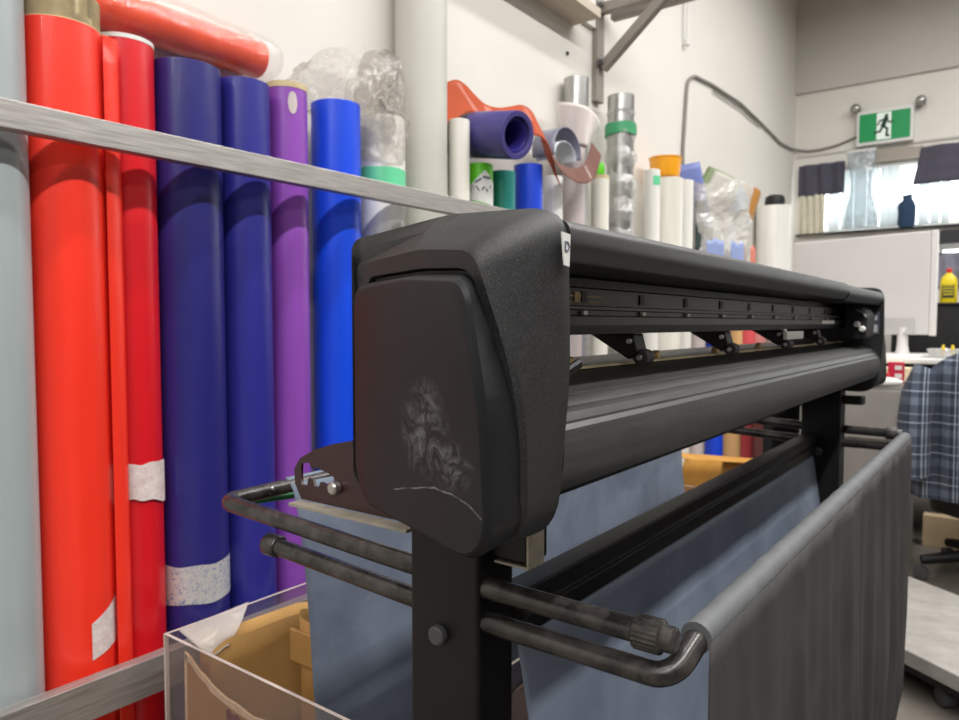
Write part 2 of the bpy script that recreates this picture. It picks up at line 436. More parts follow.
def band(name, t, x, y, r, z0, z1, mat, a0=-180, a1=180, thick=.0012, n=40, wav=0, bev=None):
    """a strip wrapped round a roll, angles in degrees from +X"""
    bm = bmesh.new()
    def f(u, v):
        a = math.radians(a0+(a1-a0)*u); zz = z0+(z1-z0)*v
        if bev: zz += bev(u, v)
        zz += wav*noise.noise(Vector((u*6, v*2, x*50+y)))
        rr = r+thick
        return (x+rr*math.cos(a), y+rr*math.sin(a), zz)
    grid(bm, f, n, 4)
    return finish(name, bm, mat, t, smooth=60)

R = {}
V = {k: vinyl('vinyl_'+k, h) for k, h in dict(grey='#9fa8a9', red='#f53420', crimson='#d5141f', indigo='#24226f', indigo2='#2a2a86', purple='#8a48ac', royal='#0c48dc',
     green='#5cc01c', teal='#1d8078', cobalt='#1d48d6', white='#e6e4de', cream='#e2dfd4', mint='#66cc98', dusk='#c6bab8', orange='#f4512c', yellow='#f2a51c', violet='#443e7c').items()}
R['grey'] = roll(.135, .479, .112, 1.72, V['grey'], 'pale grey vinyl roll at the far left, beside the bright red one')
t = roll(.118, .601, .134, 1.638, V['red'], 'bright orange-red vinyl roll with wide kraft core ring showing at its top', core=M['kraft'])
band('kraft_core_ring', t, .118, .601, .0655, 1.6382, 1.69, M['kraft'], thick=0)
bm = bmesh.new(); shell(bm, (.118, .601), .058, .0655, 1.6385, 1.69); finish('core_end', bm, M['kraft'], t)
bevf = lambda u, v: .035*(u-.6)*(1 if v > .5 else .5)-(.02 if (u < .2 and v < .3) else 0)*0
band('masking_tape', t, .118, .601,   .067, .528, .605, M['tape'], -2, 52, bev=bevf)
# loose orange-red sheet edge standing off the red roll
bm = bmesh.new(); grid(bm, lambda u, v: (.174-.012*u+.003*math.sin(u*3), .650+.033*u, .20+(1.632-.20)*v), 6, 30)
o = finish('sheet_end', bm, V['red'], t, solid=.0012)
t = roll(.105, .7245, .1035, 1.652, V['crimson'], 'crimson red vinyl roll with creased clear tape patch around its middle', core=M['labelw'])
band('white_rim', t, .105, .7245, .0515, 1.649, 1.657, M['labelw'], thick=.0008)
band('clear_tape_patch', t, .105, .7245,   .055, .785, .852, M['tape'], -100, 45, wav=.004, bev=lambda u, v: -.03*abs(u-.5)*(1-v))
t = roll(.110, .847, .138, 1.640, V['indigo'], 'thick dark indigo vinyl roll with silver label band near its foot', coreh=.001)
band('label_band', t, .110, .847, .069, .548, .628, M['holo'], -140, 100, wav=.004)
t = roll(.115, .980, .114, 1.642, V['indigo2'], 'blue-violet vinyl roll between the indigo roll and the purple roll')
t = roll(.112, 1.100, .096, 1.660, V['purple'], 'purple vinyl roll with pale oval mark and kraft core ring at its top')
band('core_ring', t, .112, 1.100, .0485, 1.655, 1.668, M['kraft'], thick=.0004)
band('oval_mark', t, .112, 1.100, .048, 1.595, 1.645, V['dusk'], -34, -8, n=12, bev=lambda u, v: (v-.5)*-.05*(1-math.sqrt(max(.0004, 1-(2*u-1)**2))))
t = roll(.110, 1.254, .122, 1.662, V['royal'], 'bright royal blue vinyl roll beside the purple roll, its top under a plastic bag')
rb = t
t = roll(.118, 1.408, .124, 1.66, V['white'], 'white roll with mint green band below a crumpled clear bag, left of the pipe')
band('mint_band', t, .118, 1.408, .062, 1.475, 1.525, V['mint'], wav=.006)
roll(.135, 1.716, .064, 1.722, V['cream'], 'slim cream white roll directly right of the thick pipe', cat='vinyl roll')
t = roll(.125, 1.830, .086, 1.612, V['green'], 'lime green vinyl roll with white printed label')
g = (.125, 1.830)
lab = band('white_label', t, *g, .043, 1.500, 1.590, M['labelw'], -95, 25, thick=.0012, bev=lambda u, v: (-.045*abs(u-.55)*2 if v > .5 else -.02*u))
for k, (aa, zz, ln, tl) in enumerate(((-70, 1.602, 26, .012), (-40, 1.612, 40, -.002), (-66, 1.578, 14, -.014), (-44, 1.578, 12, .010), (-28, 1.574, 12, -.010), (-8, 1.585, 10, .01))):
    band('printed_mark', lab, *g, .043, zz-.0485, zz-.0415, M['ink'], aa, aa+ln, thick=.002, n=8, bev=lambda u, v, q=tl: q*(u-.5))
roll(.12, 1.962, .086, 1.612, V['teal'], 'teal green vinyl roll under the protruding violet tube')
roll(.12, 2.118, .100, 1.660, V['cobalt'], 'cobalt blue vinyl roll right of the teal roll, under the rust-coloured curl')
roll(.115, 2.292, .068, 1.650, V['white'], 'short white roll between the cobalt roll and the tall pinkish-white roll')
roll(.10, 2.466, .088, 1.846, V['dusk'], 'tall pinkish white roll whose flared top sheet curls over')
t = roll(.115, 2.654, .072, 1.70, V['cream'], 'cream roll with kraft-coloured top edge left of the film-wrapped silver roll')
band('kraft_top', t, .115, 2.654, .036, 1.698, 1.712, M['kraft'], thick=.0005)
roll(.145, 3.095, .070, 1.805, V['white'], 'slim white roll with small mint tab beside the film-wrapped silver roll')
band('mint_tab', bpy.data.objects['vinyl_roll.014'], .145, 3.095, .035, 1.735, 1.775, V['mint'], -60, 10, n=8)
roll(.125, 3.312, .150, 1.80, V['cream'], 'wide cream white roll below the orange-yellow cap')
roll(.12, 3.545, .086, 1.83, V['white'], 'white roll beside the wide cream one, under the hanging cable')
roll(.125, 5.160, .236, 1.905, V['white'], 'very wide white roll in the corner with black core end', bottom=.1405)
bm = bmesh.new(); lathe(bm, [(.01, 0), (.062, 0), (.066, .03), (.060, .062), (.04, .074), (.01, .078)], (.125, 5.16, 1.91), n=28)
finish('core_end', bm, M['black'], bpy.data.objects['vinyl_roll.017'])
# lower coloured rolls glimpsed under and through the plotter
roll(.12, 3.745, .085, 1.19, V['dusk'], 'low rosy white roll beside the milky bag, seen through the plotter gap')
roll(.125, 4.02, .10, 1.19, V['cobalt'], 'low blue roll seen under the plotter behind the brown card')
roll(.125, 4.30, .12, 1.19, vinyl('vinyl_sand', '#d8aa72'), 'low sandy orange roll seen under the plotter')
roll(.125, 4.56, .12, 1.19, vinyl('vinyl_rose', '#d8545a'), 'low rose red roll seen under the plotter beside the orange one')
roll(.125, 4.86, .15, 1.19, vinyl('vinyl_pink', '#e79a94'), 'low pink roll seen under the plotter, beside the wide white roll')
# foil rolls
def foil_roll(x, y, dia, top, label): return roll(x, y, dia, top, M['foil'], label, cat='foil roll', name='foil_roll', group='silver rolls')
foil_roll(.06, 2.552, .10, 2.08, 'shiny silver roll standing at the back behind the pinkish curl')
t = foil_roll(.11, 2.845, .112, 2.075, 'silver roll wrapped in crumpled clear film with green tape band')
bm = bmesh.new(); lathe(bm, [(.060+.006*math.sin(i*1.7), .9+i*.03) for i in range(38)] , (.11, 2.845, 0), n=36)
crumple(bm, .011, 16, 3); finish('film_wrap', bm, film_mat('wrap_film', opac=.28, rough=.15, bscale=24, bstr=1.0, gloss=.1, base='#e2e1dc'), t, smooth=0)
band('green_tape', t, .11, 2.845, .0655, 1.905, 1.955, plain('green_tape', '#3f9d6a', .4), wav=.02)

# ------------------------------------------------------------------ things lying across the roll tops
# orange roll in clear bag along the wall
t = thing('bagged_roll', 'orange roll lying flat in clear plastic bag along the roll tops', 'vinyl roll', (.055, .7, 1.66))
bm = bmesh.new(); lathe(bm, [(.008, 0), (.040, 0), (.042, .004), (.042, .80), (.040, .804), (.008, .804)], (.046, .27, 1.735), (0, 1, 0), n=36)
finish('sheet_winding', bm, V['orange'], t)
bm = bmesh.new(); lathe(bm, [(.02, -.06), (.045, -.02)]+[(.046+.001*math.sin(i), .0+i*.04) for i in range(21)]+[(.044, .83), (.03, .85), (.01, .86)], (.050, .27, 1.737), (0, 1, 0), n=32)
crumple(bm, .007, 15, 9)
for v in bm.verts:
    v.co.x = max(v.co.x, .002)
    if v.co.y > .55: v.co.z += .012*max(0, math.sin((v.co.y-.55)*5))*(1 if v.co.z > 1.74 else 0)
finish('plastic_bag', bm, M['film'], t, smooth=50)
# crumpled bag over the blue and white roll tops
bm = bmesh.new()
grid(bm, lambda u, v: (.112+(.078+.014*math.sin(11*u+5*v))*math.cos(PI*(1.55*u-1.1)), 1.285+.36*(u-.5)*(1.15-.35*v) + .025*math.sin(7*v)+.02*math.sin(13*u), 1.615+.165*v*(1-.35*(2*u-1)**2)-.02*math.cos(u*9)), 60, 36)
crumple(bm, .020, 15, 2); crumple(bm, .006, 45, 7)
for v in bm.verts: v.co.x = max(v.co.x, .006)
o = finish('plastic_bag', bm, M['film2'], smooth=0); tag(o, 'crumpled clear plastic bag draped over the royal blue and white roll tops', 'plastic bag')
bm = bmesh.new(); lathe(bm, [(.0645, 1.535), (.0655, 1.60), (.066, 1.66), (.066, 1.72), (.062, 1.76), (.058, 1.80), (.048, 1.822), (.02, 1.826)], (.118, 1.408, 0), n=40)
crumple(bm, .010, 20, 5)
o = finish('plastic_sleeve', bm, M['film2'], smooth=0); tag(o, 'cloudy plastic sleeve standing up from the white roll with mint band', 'plastic bag')
# orange wavy sheet
def wavy(name, pts, depthvec, mat, n=60, thick=.002, parent=None, fl=0):
    P_ = [Vector(p) for p in pts]
    def cr(s):
        k = s*(len(P_)-1); i = min(int(k), len(P_)-2); q = k-i
        p0, p1, p2, p3 = P_[max(i-1, 0)], P_[i], P_[i+1], P_[min(i+2, len(P_)-1)]
        return .5*((2*p1)+(p2-p0)*q+(2*p0-5*p1+4*p2-p3)*q*q+(3*p1-p0-3*p2+p3)*q**3)
    bm = bmesh.new(); D = Vector(depthvec)
    grid(bm, lambda u, v: cr(u)+D*v*(1+fl*math.sin(u*5)), n, 10)
    return finish(name, bm, mat, parent, solid=thick)
o = wavy('curled_sheet', [(.06, 1.635, 1.80), (.07, 1.70, 1.832), (.075, 1.77, 1.868), (.085, 1.81, 1.862), (.10, 1.84, 1.835), (.115, 1.875, 1.812), (.125, 1.93, 1.812), (.13, 2.00, 1.832), (.135, 2.055, 1.848), (.145, 2.10, 1.835), (.155, 2.125, 1.79), (.16, 2.145, 1.73), (.165, 2.165, 1.69)], (.05, .012, -.105), vinyl('orange_sheet', '#b0430f', .75))
tag(o, 'rust-orange vinyl sheet in a wave above the violet tube', 'vinyl sheet')
o = wavy('curled_sheet', [(.185, 2.085, 1.735), (.19, 2.13, 1.70), (.195, 2.18, 1.678), (.197, 2.24, 1.668), (.197, 2.30, 1.672), (.19, 2.36, 1.69), (.182, 2.41, 1.72), (.172, 2.455, 1.765), (.162, 2.49, 1.81)], (.035, .012, -.055), vinyl('rose_sheet', '#6d463c', .75))
tag(o, 'rosy brown vinyl sheet curled open like a trough right of the rust-orange sheet', 'vinyl sheet')
# grey curls lying in the trough
bm = bmesh.new()
grid(bm, lambda u, v: (.17-.09*v, 2.30+.095*math.cos(PI*(1.1-1.15*u)), 1.735+.085*math.sin(PI*(1.1-1.15*u))), 28, 4)
o = finish('curled_sheet', bm, vinyl('slate_sheet', '#77788a'), solid=.003); tag(o, 'slate grey vinyl curl arching inside the rosy trough', 'vinyl sheet')
bm = bmesh.new()
grid(bm, lambda u, v: (.165-.08*v, 2.295+.075*math.cos(PI*(1.1-1.12*u)), 1.715+.055*math.sin(PI*(1.1-1.12*u))), 24, 4)
o = finish('curled_sheet', bm, vinyl('pale_sheet', '#ccd2d8'), solid=.003); tag(o, 'pale bluish white sheet curl under the slate grey arch', 'vinyl sheet')
# flared pinkish curl at the top of the tall roll
bm = bmesh.new()
grid(bm, lambda u, v: (.10+(.048+.035*v*(1-abs(2*u-1)))*math.cos(PI*(-.8+1.35*u)), 2.466+(.048+.12*v*u+.03*v)*math.sin(PI*(-.8+1.35*u)), 1.79+.16*v*(1-.35*u)), 30, 12)
o = finish('curled_sheet', bm, vinyl('pinkwhite_sheet', '#e9deda'), solid=.002); tag(o, 'pinkish white sheet flaring open in front of the shiny silver roll', 'vinyl sheet')
# violet tube
t = thing('vinyl_tube', 'dark violet vinyl tube lying across roll tops with open end facing out', 'vinyl roll', (.15, 1.80, 1.72))
ax = Vector((.26, -.045, -.05)).normalized(); st = Vector((.022, 1.848, 1.725))
def hollow(name, st, ax, L, r0, r1, mat, parent=None):
    bm = bmesh.new(); lathe(bm, [(r0, 0), (r1, 0), (r1, L-.003), (r1-.002, L), (r0+.002, L), (r0, L-.003)], st, ax, n=40, closed=True); return finish(name, bm, mat, parent, smooth=40)
hollow('outer_winding', st, ax, .275, .052, .070, V['violet'], t)
hollow('inner_winding', st+ax*.002, ax, .262, .042, .0505, vinyl('violet_inner', '#2c2676'), t)
# lime end and yellow cap
bm = bmesh.new(); lathe(bm, [(.02, 0), (.028, .006), (.03, .03), (.026, .05), (.01, .055)], (.10, 2.66, 1.7135), n=24)
o = finish('lime_plug', bm, V['green']); tag(o, 'small lime green plug sitting on the cream roll with kraft top edge', 'plug')
t = thing('yellow_tub', 'orange-yellow half tub lying on the wide cream roll', 'tub', (.12, 3.28, 1.80))
bm = bmesh.new(); prof = [(.0, .002), (.05, .002), (.075, .03), (.082, .075), (.078, .075), (.07, .034), (.047, .008), (0, .008)]
lathe(bm, [(.055, 0), (.064, .006), (.070, .03), (.074, .088), (.070, .088), (.064, .04), (.05, .012), (.02, .010)], (.12, 3.30, 1.8045), n=36)
finish('tub_body', bm, V['yellow'], t)
bm = bmesh.new(); lathe(bm, [(.070, 0), (.077, 0), (.077, .006), (.070, .006)], (.12, 3.30, 1.893), n=36, closed=True); finish('rim', bm, V['yellow'], t)

# milky bag of offcuts on its own roll
t = thing('offcut_bag', 'milky plastic bag with blue and red print, offcuts poking out of its top', 'plastic bag', (.16, 4.13, 1.195))
bm = bmesh.new(); rr = []
for i in range(26):
    q = i/25; rr.append([(.17+(.10+.02*q)*math.cos(a)*(1+.1*math.sin(3*a+i*.4)), 3.95+(.32+.03*q)*math.sin(a), 1.22+.63*q + .03*math.sin(a*2+1)*q) for a in [2*PI*k/40 for k in range(40)]])
loft(bm, rr, True, False); crumple(bm, .02, 9, 4)
for v in bm.verts: v.co.x = max(v.co.x, .03)
bag = finish('bag_film', bm, M['bagfilm'], t, smooth=0)
def print_on_bag(name, a0, a1, z0, z1, mat, parent):
    bm = bmesh.new(); grid(bm, lambda u, v: (.17+.155*math.cos(math.radians(a0+(a1-a0)*u)), 3.95+.375*math.sin(math.radians(a0+(a1-a0)*u)), z0+(z1-z0)*v+v*.03*noise.noise(Vector((u*3, a0, 0)))), 14, 6); return finish(name, bm, mat, parent, solid=.001)
print_on_bag('blue_print', -72, -46, 1.40, 1.535, plain('print_blue', '#93a3d2', .5), t)
print_on_bag('blue_print', -36, -14, 1.40, 1.53, plain('print_blue2', '#8f9fcf', .5), t)
print_on_bag('red_print', 2, 22, 1.40, 1.53, plain('print_red', '#e27a68', .5), t)
# offcuts sticking up from the bag
def leaf(label, mat, y, z, w, h, rot, bend=.05, cat='vinyl offcut', x=.17):
    bm = bmesh.new(); c, s = math.cos(rot), math.sin(rot)
    grid(bm, lambda u, v: (x+.6*((u-.5)*w*c-(v-.5)*h*s)+bend*math.sin(PI*u), y-.17+.8*((u-.5)*w*c-(v-.5)*h*s), z-.095+(u-.5)*w*s+(v-.5)*h*c), 14, 10)
    o = finish('vinyl_offcut', bm, mat, solid=.003); tag(o, label, cat, 'offcuts poking out of the milky bag'); return o
leaf('periwinkle blue offcut leaning left behind the milky bag', plain('periwinkle', '#6f7cb8', .45), 3.86, 1.87, .13, .34, .25, .04, x=.12)
leaf('dark green offcut standing left of the milky bag', plain('bottle_green', '#263a38', .45), 3.80, 1.68, .05, .30, 0, .02, x=.17)
leaf('olive and grey offcut leaning at the top of the milky bag', plain('olive', '#75845a', .45), 4.21, 1.93, .30, .16, -.55, .05, x=.14)
leaf('pale grey offcut tilted above the milky bag', plain('paleg', '#b9b4aa', .45), 4.08, 1.89, .18, .22, -.5, .03, x=.17)
leaf('sky blue offcut in front of the olive one', plain('skyblue', '#4b7fb0', .4), 4.24, 1.90, .16, .13, .3, .05, x=.19)
leaf('amber brown offcut at the right top of the milky bag', plain('amber', '#b07a34', .5), 4.50, 1.91, .16, .18, -.35, .04, x=.18)

# ------------------------------------------------------------------ shelf and its bracket on the left wall
t = thing('wall_shelf', 'pale timber shelf high on the left wall ending at the steel bracket', 'shelf', (.06, 2.0, 2.33))
boxes('board', [(.001, .125, .9, 2.63, 2.325, 2.36)], M['timber'], t); boxes('back_board', [(.001, .02, .9, 2.785, 2.36, 2.6)], M['wall'], t)
t = thing('shelf_bracket', 'grey steel shelf bracket with diagonal brace on the left wall', 'shelf bracket', (.02, 2.86, 2.05))
boxes('upright', [(.0005, .028, 2.79, 2.85, 2.06, 3.1)], M['bracket'], t, bevel=.003)
bm = bmesh.new(); box(bm, .029, .62, 2.80, 2.84, 2.425, 2.468); finish('arm', bm, M['bracket'], t, smooth=0, bevel=.003)
bm = bmesh.new(); box(bm, .029, .50, 2.90, 2.94, 2.43, 2.475); finish('arm', bm, M['bracket'], t, smooth=0, bevel=.003)
bm = bmesh.new(); d = Vector((.27, 0, .225)).normalized(); nn = Vector((-d.z, 0, d.x)); vs = box(bm, -.5, .5, -.5, .5, -.5, .5)
a0 = Vector((.035, 2.822, 2.20)); L = .37
for v in vs:
    q = v.co.copy(); v.co = a0 + d*((q.x+.5)*L) + Vector((0, 1, 0))*q.y*.035 + nn*q.z*.042
finish('brace', bm, M['bracket'], t, smooth=0, bevel=.003)
for p in ((.04, 2.78, 2.215), (.04, 2.78, 2.45), (.31, 2.79, 2.445), (.35, 2.79, 2.455)):
    bm = bmesh.new(); lathe(bm, [(.012, 0), (.014, .006), (.010, .016)], p, (0, 1, 0), n=12); finish('bolt', bm, M['rubber'], t)
# hanging white cord on the wall
bm = bmesh.new(); tube(bm, [(.012, 3.78, 3.2), (.014, 3.785, 2.9), (.014, 3.79, 2.62)], .006, 8); tube(bm, [(.012, 3.83, 3.2), (.016, 3.83, 2.9), (.016, 3.82, 2.62)], .006, 8)
lathe(bm, [(.008, 0), (.016, .006), (.016, .02), (.008, .026)], (.022, 3.805, 2.59), n=12)
o = finish('hanging_cord', bm, M['whitep']); tag(o, 'white double cord hanging down the left wall right of the bracket', 'cord')
# screw head
bm = bmesh.new(); lathe(bm, [(.007, 0), (.009, .003), (.006, .008)], (.0005, 2.58, 2.20), (1, 0, 0), n=10)
o = finish('screw', bm, M['rubber']); tag(o, 'small screw head in the white wall below the shelf', 'screw')
# cable to the exit sign
pts = fillet([(.012, 3.80, 1.86), (.012, 3.795, 2.05), (.012, 3.845, 2.43), (.012, 3.95, 2.475), (.012, 4.2, 2.498), (.012, 4.74, 2.518), (.012, 5.18, 2.494), (.012, 5.69, 2.455), (.012, 6.0, 2.472), (.02, 6.153, 2.488), (.1, 6.158, 2.468), (.19, 6.158, 2.468), (.30, 6.158, 2.482), (.455, 6.158, 2.53)], .12, 5)
bm = bmesh.new(); tube(bm, pts, .0088, 10)
o = finish('cable', bm, plain('grey_cable', '#8a8580', .5)); tag(o, 'grey electric cable looping along the wall corner to the exit sign', 'cable')
bm = bmesh.new(); tube(bm, fillet([(.012, 4.25, 2.472), (.012, 4.74, 2.485), (.012, 5.05, 2.470), (.012, 5.2, 2.47)], .1, 4), .005, 8)
o = finish('thin_cable', bm, plain('grey_wire', '#8b8680', .5)); tag(o, 'thin grey wire running below the grey cable on the left wall', 'cable')

# ------------------------------------------------------------------ exit sign and lamps
t = thing('exit_sign', 'green running-man exit sign with white door symbol on the back wall', 'exit sign', (.635, 6.12, 2.44))
boxes('housing', [(.452, .818, 6.095, 6.169, 2.44, 2.69)], M['whitep'], t, bevel=.004)
GREEN = NT('sign_green'); GREEN.bsdf(lin('#078a4c'), .4, emit=lin('#0a9a54'), estr=.12)
WHITE = NT('sign_white'); WHITE.bsdf(lin('#e8f4ec'), .4, emit=lin('#e8f4ec'), estr=.1)
boxes('green_face', [(.470, .800, 6.090, 6.0945, 2.463, 2.667)], GREEN.m, t)
dr = boxes('door_symbol', [(.585, .679, 6.0865, 6.0895, 2.468, 2.662)], WHITE.m, t)
def fig(pl):
    bm = bmesh.new(); f = [(x, 6.0850, z) for x, z in pl]; b = [(x, 6.0862, z) for x, z in pl]; loft(bm, [f, b]); return bm
bm = bmesh.new(); lathe(bm, [(.012, 0), (.012, .0012)], (.648, 6.0850, 2.637), (0, 1, 0), n=18)
def stroke(bm, pts, w):
    for (x0, z0), (x1, z1) in zip(pts, pts[1:]):
        d = Vector((x1-x0, z1-z0)).normalized(); n_ = Vector((-d.y, d.x))*w/2; e = d*w*.4
        q = [(x0-e.x+n_.x, z0-e.y+n_.y), (x1+e.x+n_.x, z1+e.y+n_.y), (x1+e.x-n_.x, z1+e.y-n_.y), (x0-e.x-n_.x, z0-e.y-n_.y)]
        loft(bm, [[(x, 6.0850, z) for x, z in q], [(x, 6.0862, z) for x, z in q]])
stroke(bm, [(.645, 2.615), (.628, 2.568)], .030)
stroke(bm, [(.648, 2.608), (.668, 2.585), (.690, 2.592)], .011)
stroke(bm, [(.640, 2.612), (.606, 2.604), (.592, 2.578)], .011)
stroke(bm, [(.628, 2.565), (.655, 2.540), (.650, 2.495), (.664, 2.490)], .015)
stroke(bm, [(.626, 2.562), (.608, 2.527), (.574, 2.522)], .015)
finish('running_figure', bm, M['figure'], dr, smooth=0)
for i, (lx, lz) in enumerate(((.44, 2.725), (.86, 2.712))):
    t = thing('emergency_lamp', ('round emergency lamp at the left end of the exit sign', 'round emergency lamp at the right end of the exit sign')[i], 'lamp', (lx, 6.15, lz), 'emergency lamps on the exit sign')
    bm = bmesh.new(); lathe(bm, [(.02, 0), (.03, .01), (.034, .04), (.034, .075), (.028, .08)], (lx, 6.169, lz), (0, -1, 0), n=24); finish('lamp_housing', bm, M['steel'], t)
    bm = bmesh.new(); lathe(bm, [(.027, 0), (.02, .008), (.006, .012)], (lx, 6.0885, lz), (0, -1, 0), n=24); finish('lens', bm, M['chrome'], t)
    bm = bmesh.new(); tube(bm, [(lx, 6.13, lz-.03), (lx+(.02 if i == 0 else -.03), 6.13, 2.695)], .007, 8); finish('stalk', bm, M['rubber'], t)

# ------------------------------------------------------------------ window dressing
def cloth_panel(name, x0, x1, z0, z1, y, mat, waves=5, amp=.012, skew=0, parent=None, skl=0):
    bm = bmesh.new()
    grid(bm, lambda u, v: (x0+(x1-x0)*u+skew*(1-v)*0+skl*(1-u)*(1-v), y+amp*math.sin(u*waves*2*PI+v)+.006*noise.noise(Vector((u*8, v*5, x0))), z0+(z1-z0)*v), 50, 12)
    return finish(name, bm, mat, parent, solid=.002)
VAL = plain('slate_valance', '#4c4a58', .8, sheen=.1)
o = cloth_panel('valance', .04, .37, 2.115, 2.355, 6.135, VAL, 3); tag(o, 'dark slate valance over the left end of the window', 'valance', 'dark slate valances')
o = cloth_panel('valance', .87, 1.75, 2.12, 2.385, 6.12, VAL, 4, skl=-.05); tag(o, 'dark slate valance over the window right of the exit sign', 'valance', 'dark slate valances')
o = cloth_panel('curtain', .05, .235, 1.80, 2.12, 6.135, plain('cream_curtain', '#d9d3bf', .8), 4, .01); tag(o, 'cream curtain strip hanging below the left valance', 'curtain')
BL = NT('blind_white'); b = BL.bsdf(lin('#eef3f4'), .6); b.inputs['Transmission Weight'].default_value = 0
tl = BL.n('ShaderNodeBsdfTranslucent'); tl.inputs[0].default_value = lin('#f2f6f7'); mx = BL.n('ShaderNodeMixShader'); mx.inputs[0].default_value = .55
BL.l(b.outputs[0], mx.inputs[1]); BL.l(tl.outputs[0], mx.inputs[2]); BL.l(mx.outputs[0], BL.out.inputs['Surface'])
t = thing('vertical_blind', 'white vertical blind with broad slats hanging across the window', 'blind', (.9, 6.17, 1.84))
boxes('head_rail', [(.24, 1.8, 6.175, 6.20, 2.285, 2.305)], M['whitep'], t)
for x0, x1, zb in ((.25, .335, 1.84), (.34, .425, 1.84), (.43, .515, 1.84), (.52, .60, 1.845), (.605, .67, 1.84), (.675, .735, 1.845), (.855, .925, 1.84), (.93, .99, 1.845), (.995, 1.05, 1.84), (1.16, 1.26, 1.84), (1.3, 1.4, 1.84), (1.45, 1.55, 1.84)):
    bm = bmesh.new(); grid(bm, lambda u, v: (x0+(x1-x0)*u, 6.187-.008*math.sin(PI*u), zb+(2.284-zb)*v), 6, 2); finish('slat', bm, BL.m, t, solid=.001)
# garment bag
t = thing('garment_bag', 'clear plastic garment bag hanging in front of the blinds below the exit sign', 'garment bag', (.5, 6.03, 1.83))
bm = bmesh.new(); rr = []
for i in range(20):
    q = i/19; w_ = .088+.018*math.cos(q*5.2)+.004*math.sin(9*q)
    rr.append([(.503+w_*math.copysign(abs(math.cos(a))**.5, math.cos(a)), 6.02+.022*math.sin(a), 1.83+.55*q) for a in [2*PI*k/28 for k in range(28)]])
loft(bm, rr); crumple(bm, .006, 16, 6); finish('bag_film', bm, film_mat('garment_film', tint='#e6edf0', opac=.30, rough=.2, bscale=14, bstr=1.0, base='#c3cdd2'), t, smooth=0)
bm = bmesh.new(); tube(bm, [(.405, 6.02, 2.388), (.60, 6.02, 2.392)], .010, 10); finish('hanger_bar', bm, M['whitep'], t)
bm = bmesh.new(); tube(bm, fillet([(.50, 6.02, 2.395), (.50, 6.06, 2.43), (.50, 6.1695, 2.43)], .02), .004, 8); finish('hook', bm, M['steel'], t)
# navy bundle on the sill
bm = bmesh.new(); lathe(bm, [(.045, 0), (.056, .03), (.055, .10), (.058, .15), (.05, .18), (.03, .20), (.035, .225)], (.79, 6.12, 1.821), n=24); crumple(bm, .012, 18, 1)
o = finish('navy_bundle', bm, plain('navy_cloth', '#27415f', .8)); tag(o, 'navy blue cloth bundle standing on the window sill', 'cloth bundle')
o = cloth_panel('curtain', .99, 1.5, 1.37, 1.612, 6.15, plain('lilac_curtain', '#8a8998', .8), 6, .01); tag(o, 'grey-lilac half curtain across the small lower window', 'curtain')
bm = bmesh.new(); tube(bm, [(.98, 6.15, 1.617), (1.6, 6.15, 1.617)], .005, 8); o = finish('curtain_rod', bm, M['sill']); tag(o, 'dark thin rod carrying the grey-lilac half curtain', 'curtain rod')

# ------------------------------------------------------------------ far end furniture
cab = thing('cabinet', 'black cabinet under the windows carrying the yellow bottle', 'cabinet', (1.5, 5.65, 0))
boxes('body', [(.80, 2.2, 5.45, 5.8, 0, 1.235)], M['matte'], cab, bevel=.004); boxes('top', [(.78, 2.22, 5.43, 5.82, 1.236, 1.25)], M['matte'], cab, bevel=.003)
t = thing('bottle', 'yellow plastic bottle with red cap and black label on the cabinet', 'bottle', (1.10, 5.6, 1.2505))
bm = bmesh.new(); rr = []
for z, wx, wy in ((0, .043, .026), (.008, .048, .03), (.12, .048, .03), (.15, .046, .029), (.172, .036, .025), (.185, .02, .018), (.195, .016, .016)):
    rr.append([(1.10+wx*math.copysign(abs(math.cos(a))**.6, math.cos(a)), 5.6+wy*math.copysign(abs(math.sin(a))**.6, math.sin(a)), 1.2505+z) for a in [2*PI*k/28 for k in range(28)]])
loft(bm, rr); finish('bottle_body', bm, plain('bottle_yellow', '#ead21c', .35, var=.03), t)
bm = bmesh.new(); lathe(bm, [(.017, 0), (.018, .002), (.016, .026), (.008, .03)], (1.1, 5.6, 1.4462), n=20); finish('red_cap', bm, plain('cap_red', '#d8301f', .4), t)
lb = boxes('label_sticker', [(1.066, 1.134, 5.5672, 5.5690, 1.285, 1.37)], plain('label_dark', '#3a3a20', .5), t)
boxes('print_line', [(1.072, 1.128, 5.5660, 5.5670, 1.36-i*.019, 1.368-i*.019) for i in range(4)], plain('label_yellow', '#d6c41c', .5), lb)
# desk
dk = thing('desk', 'white round-cornered desk beyond the plotter carrying the big monitor', 'desk', (1.0, 4.5, 0))
boxes('worktop', [(.25, 1.75, 4.22, 4.98, .915, .945)], M['whitep'], dk, bevel=.008)
for xx in (.32, 1.66): boxes('leg', [(xx, xx+.05, 4.28, 4.92, 0, .914)], M['matte'], dk)
boxes('back_panel', [(.38, 1.65, 4.9, 4.93, .2, .914)], M['matte'], dk)
boxes('drawer_unit', [(1.12, 1.62, 4.32, 4.88, .25, .914)], M['matte'], dk, bevel=.004)
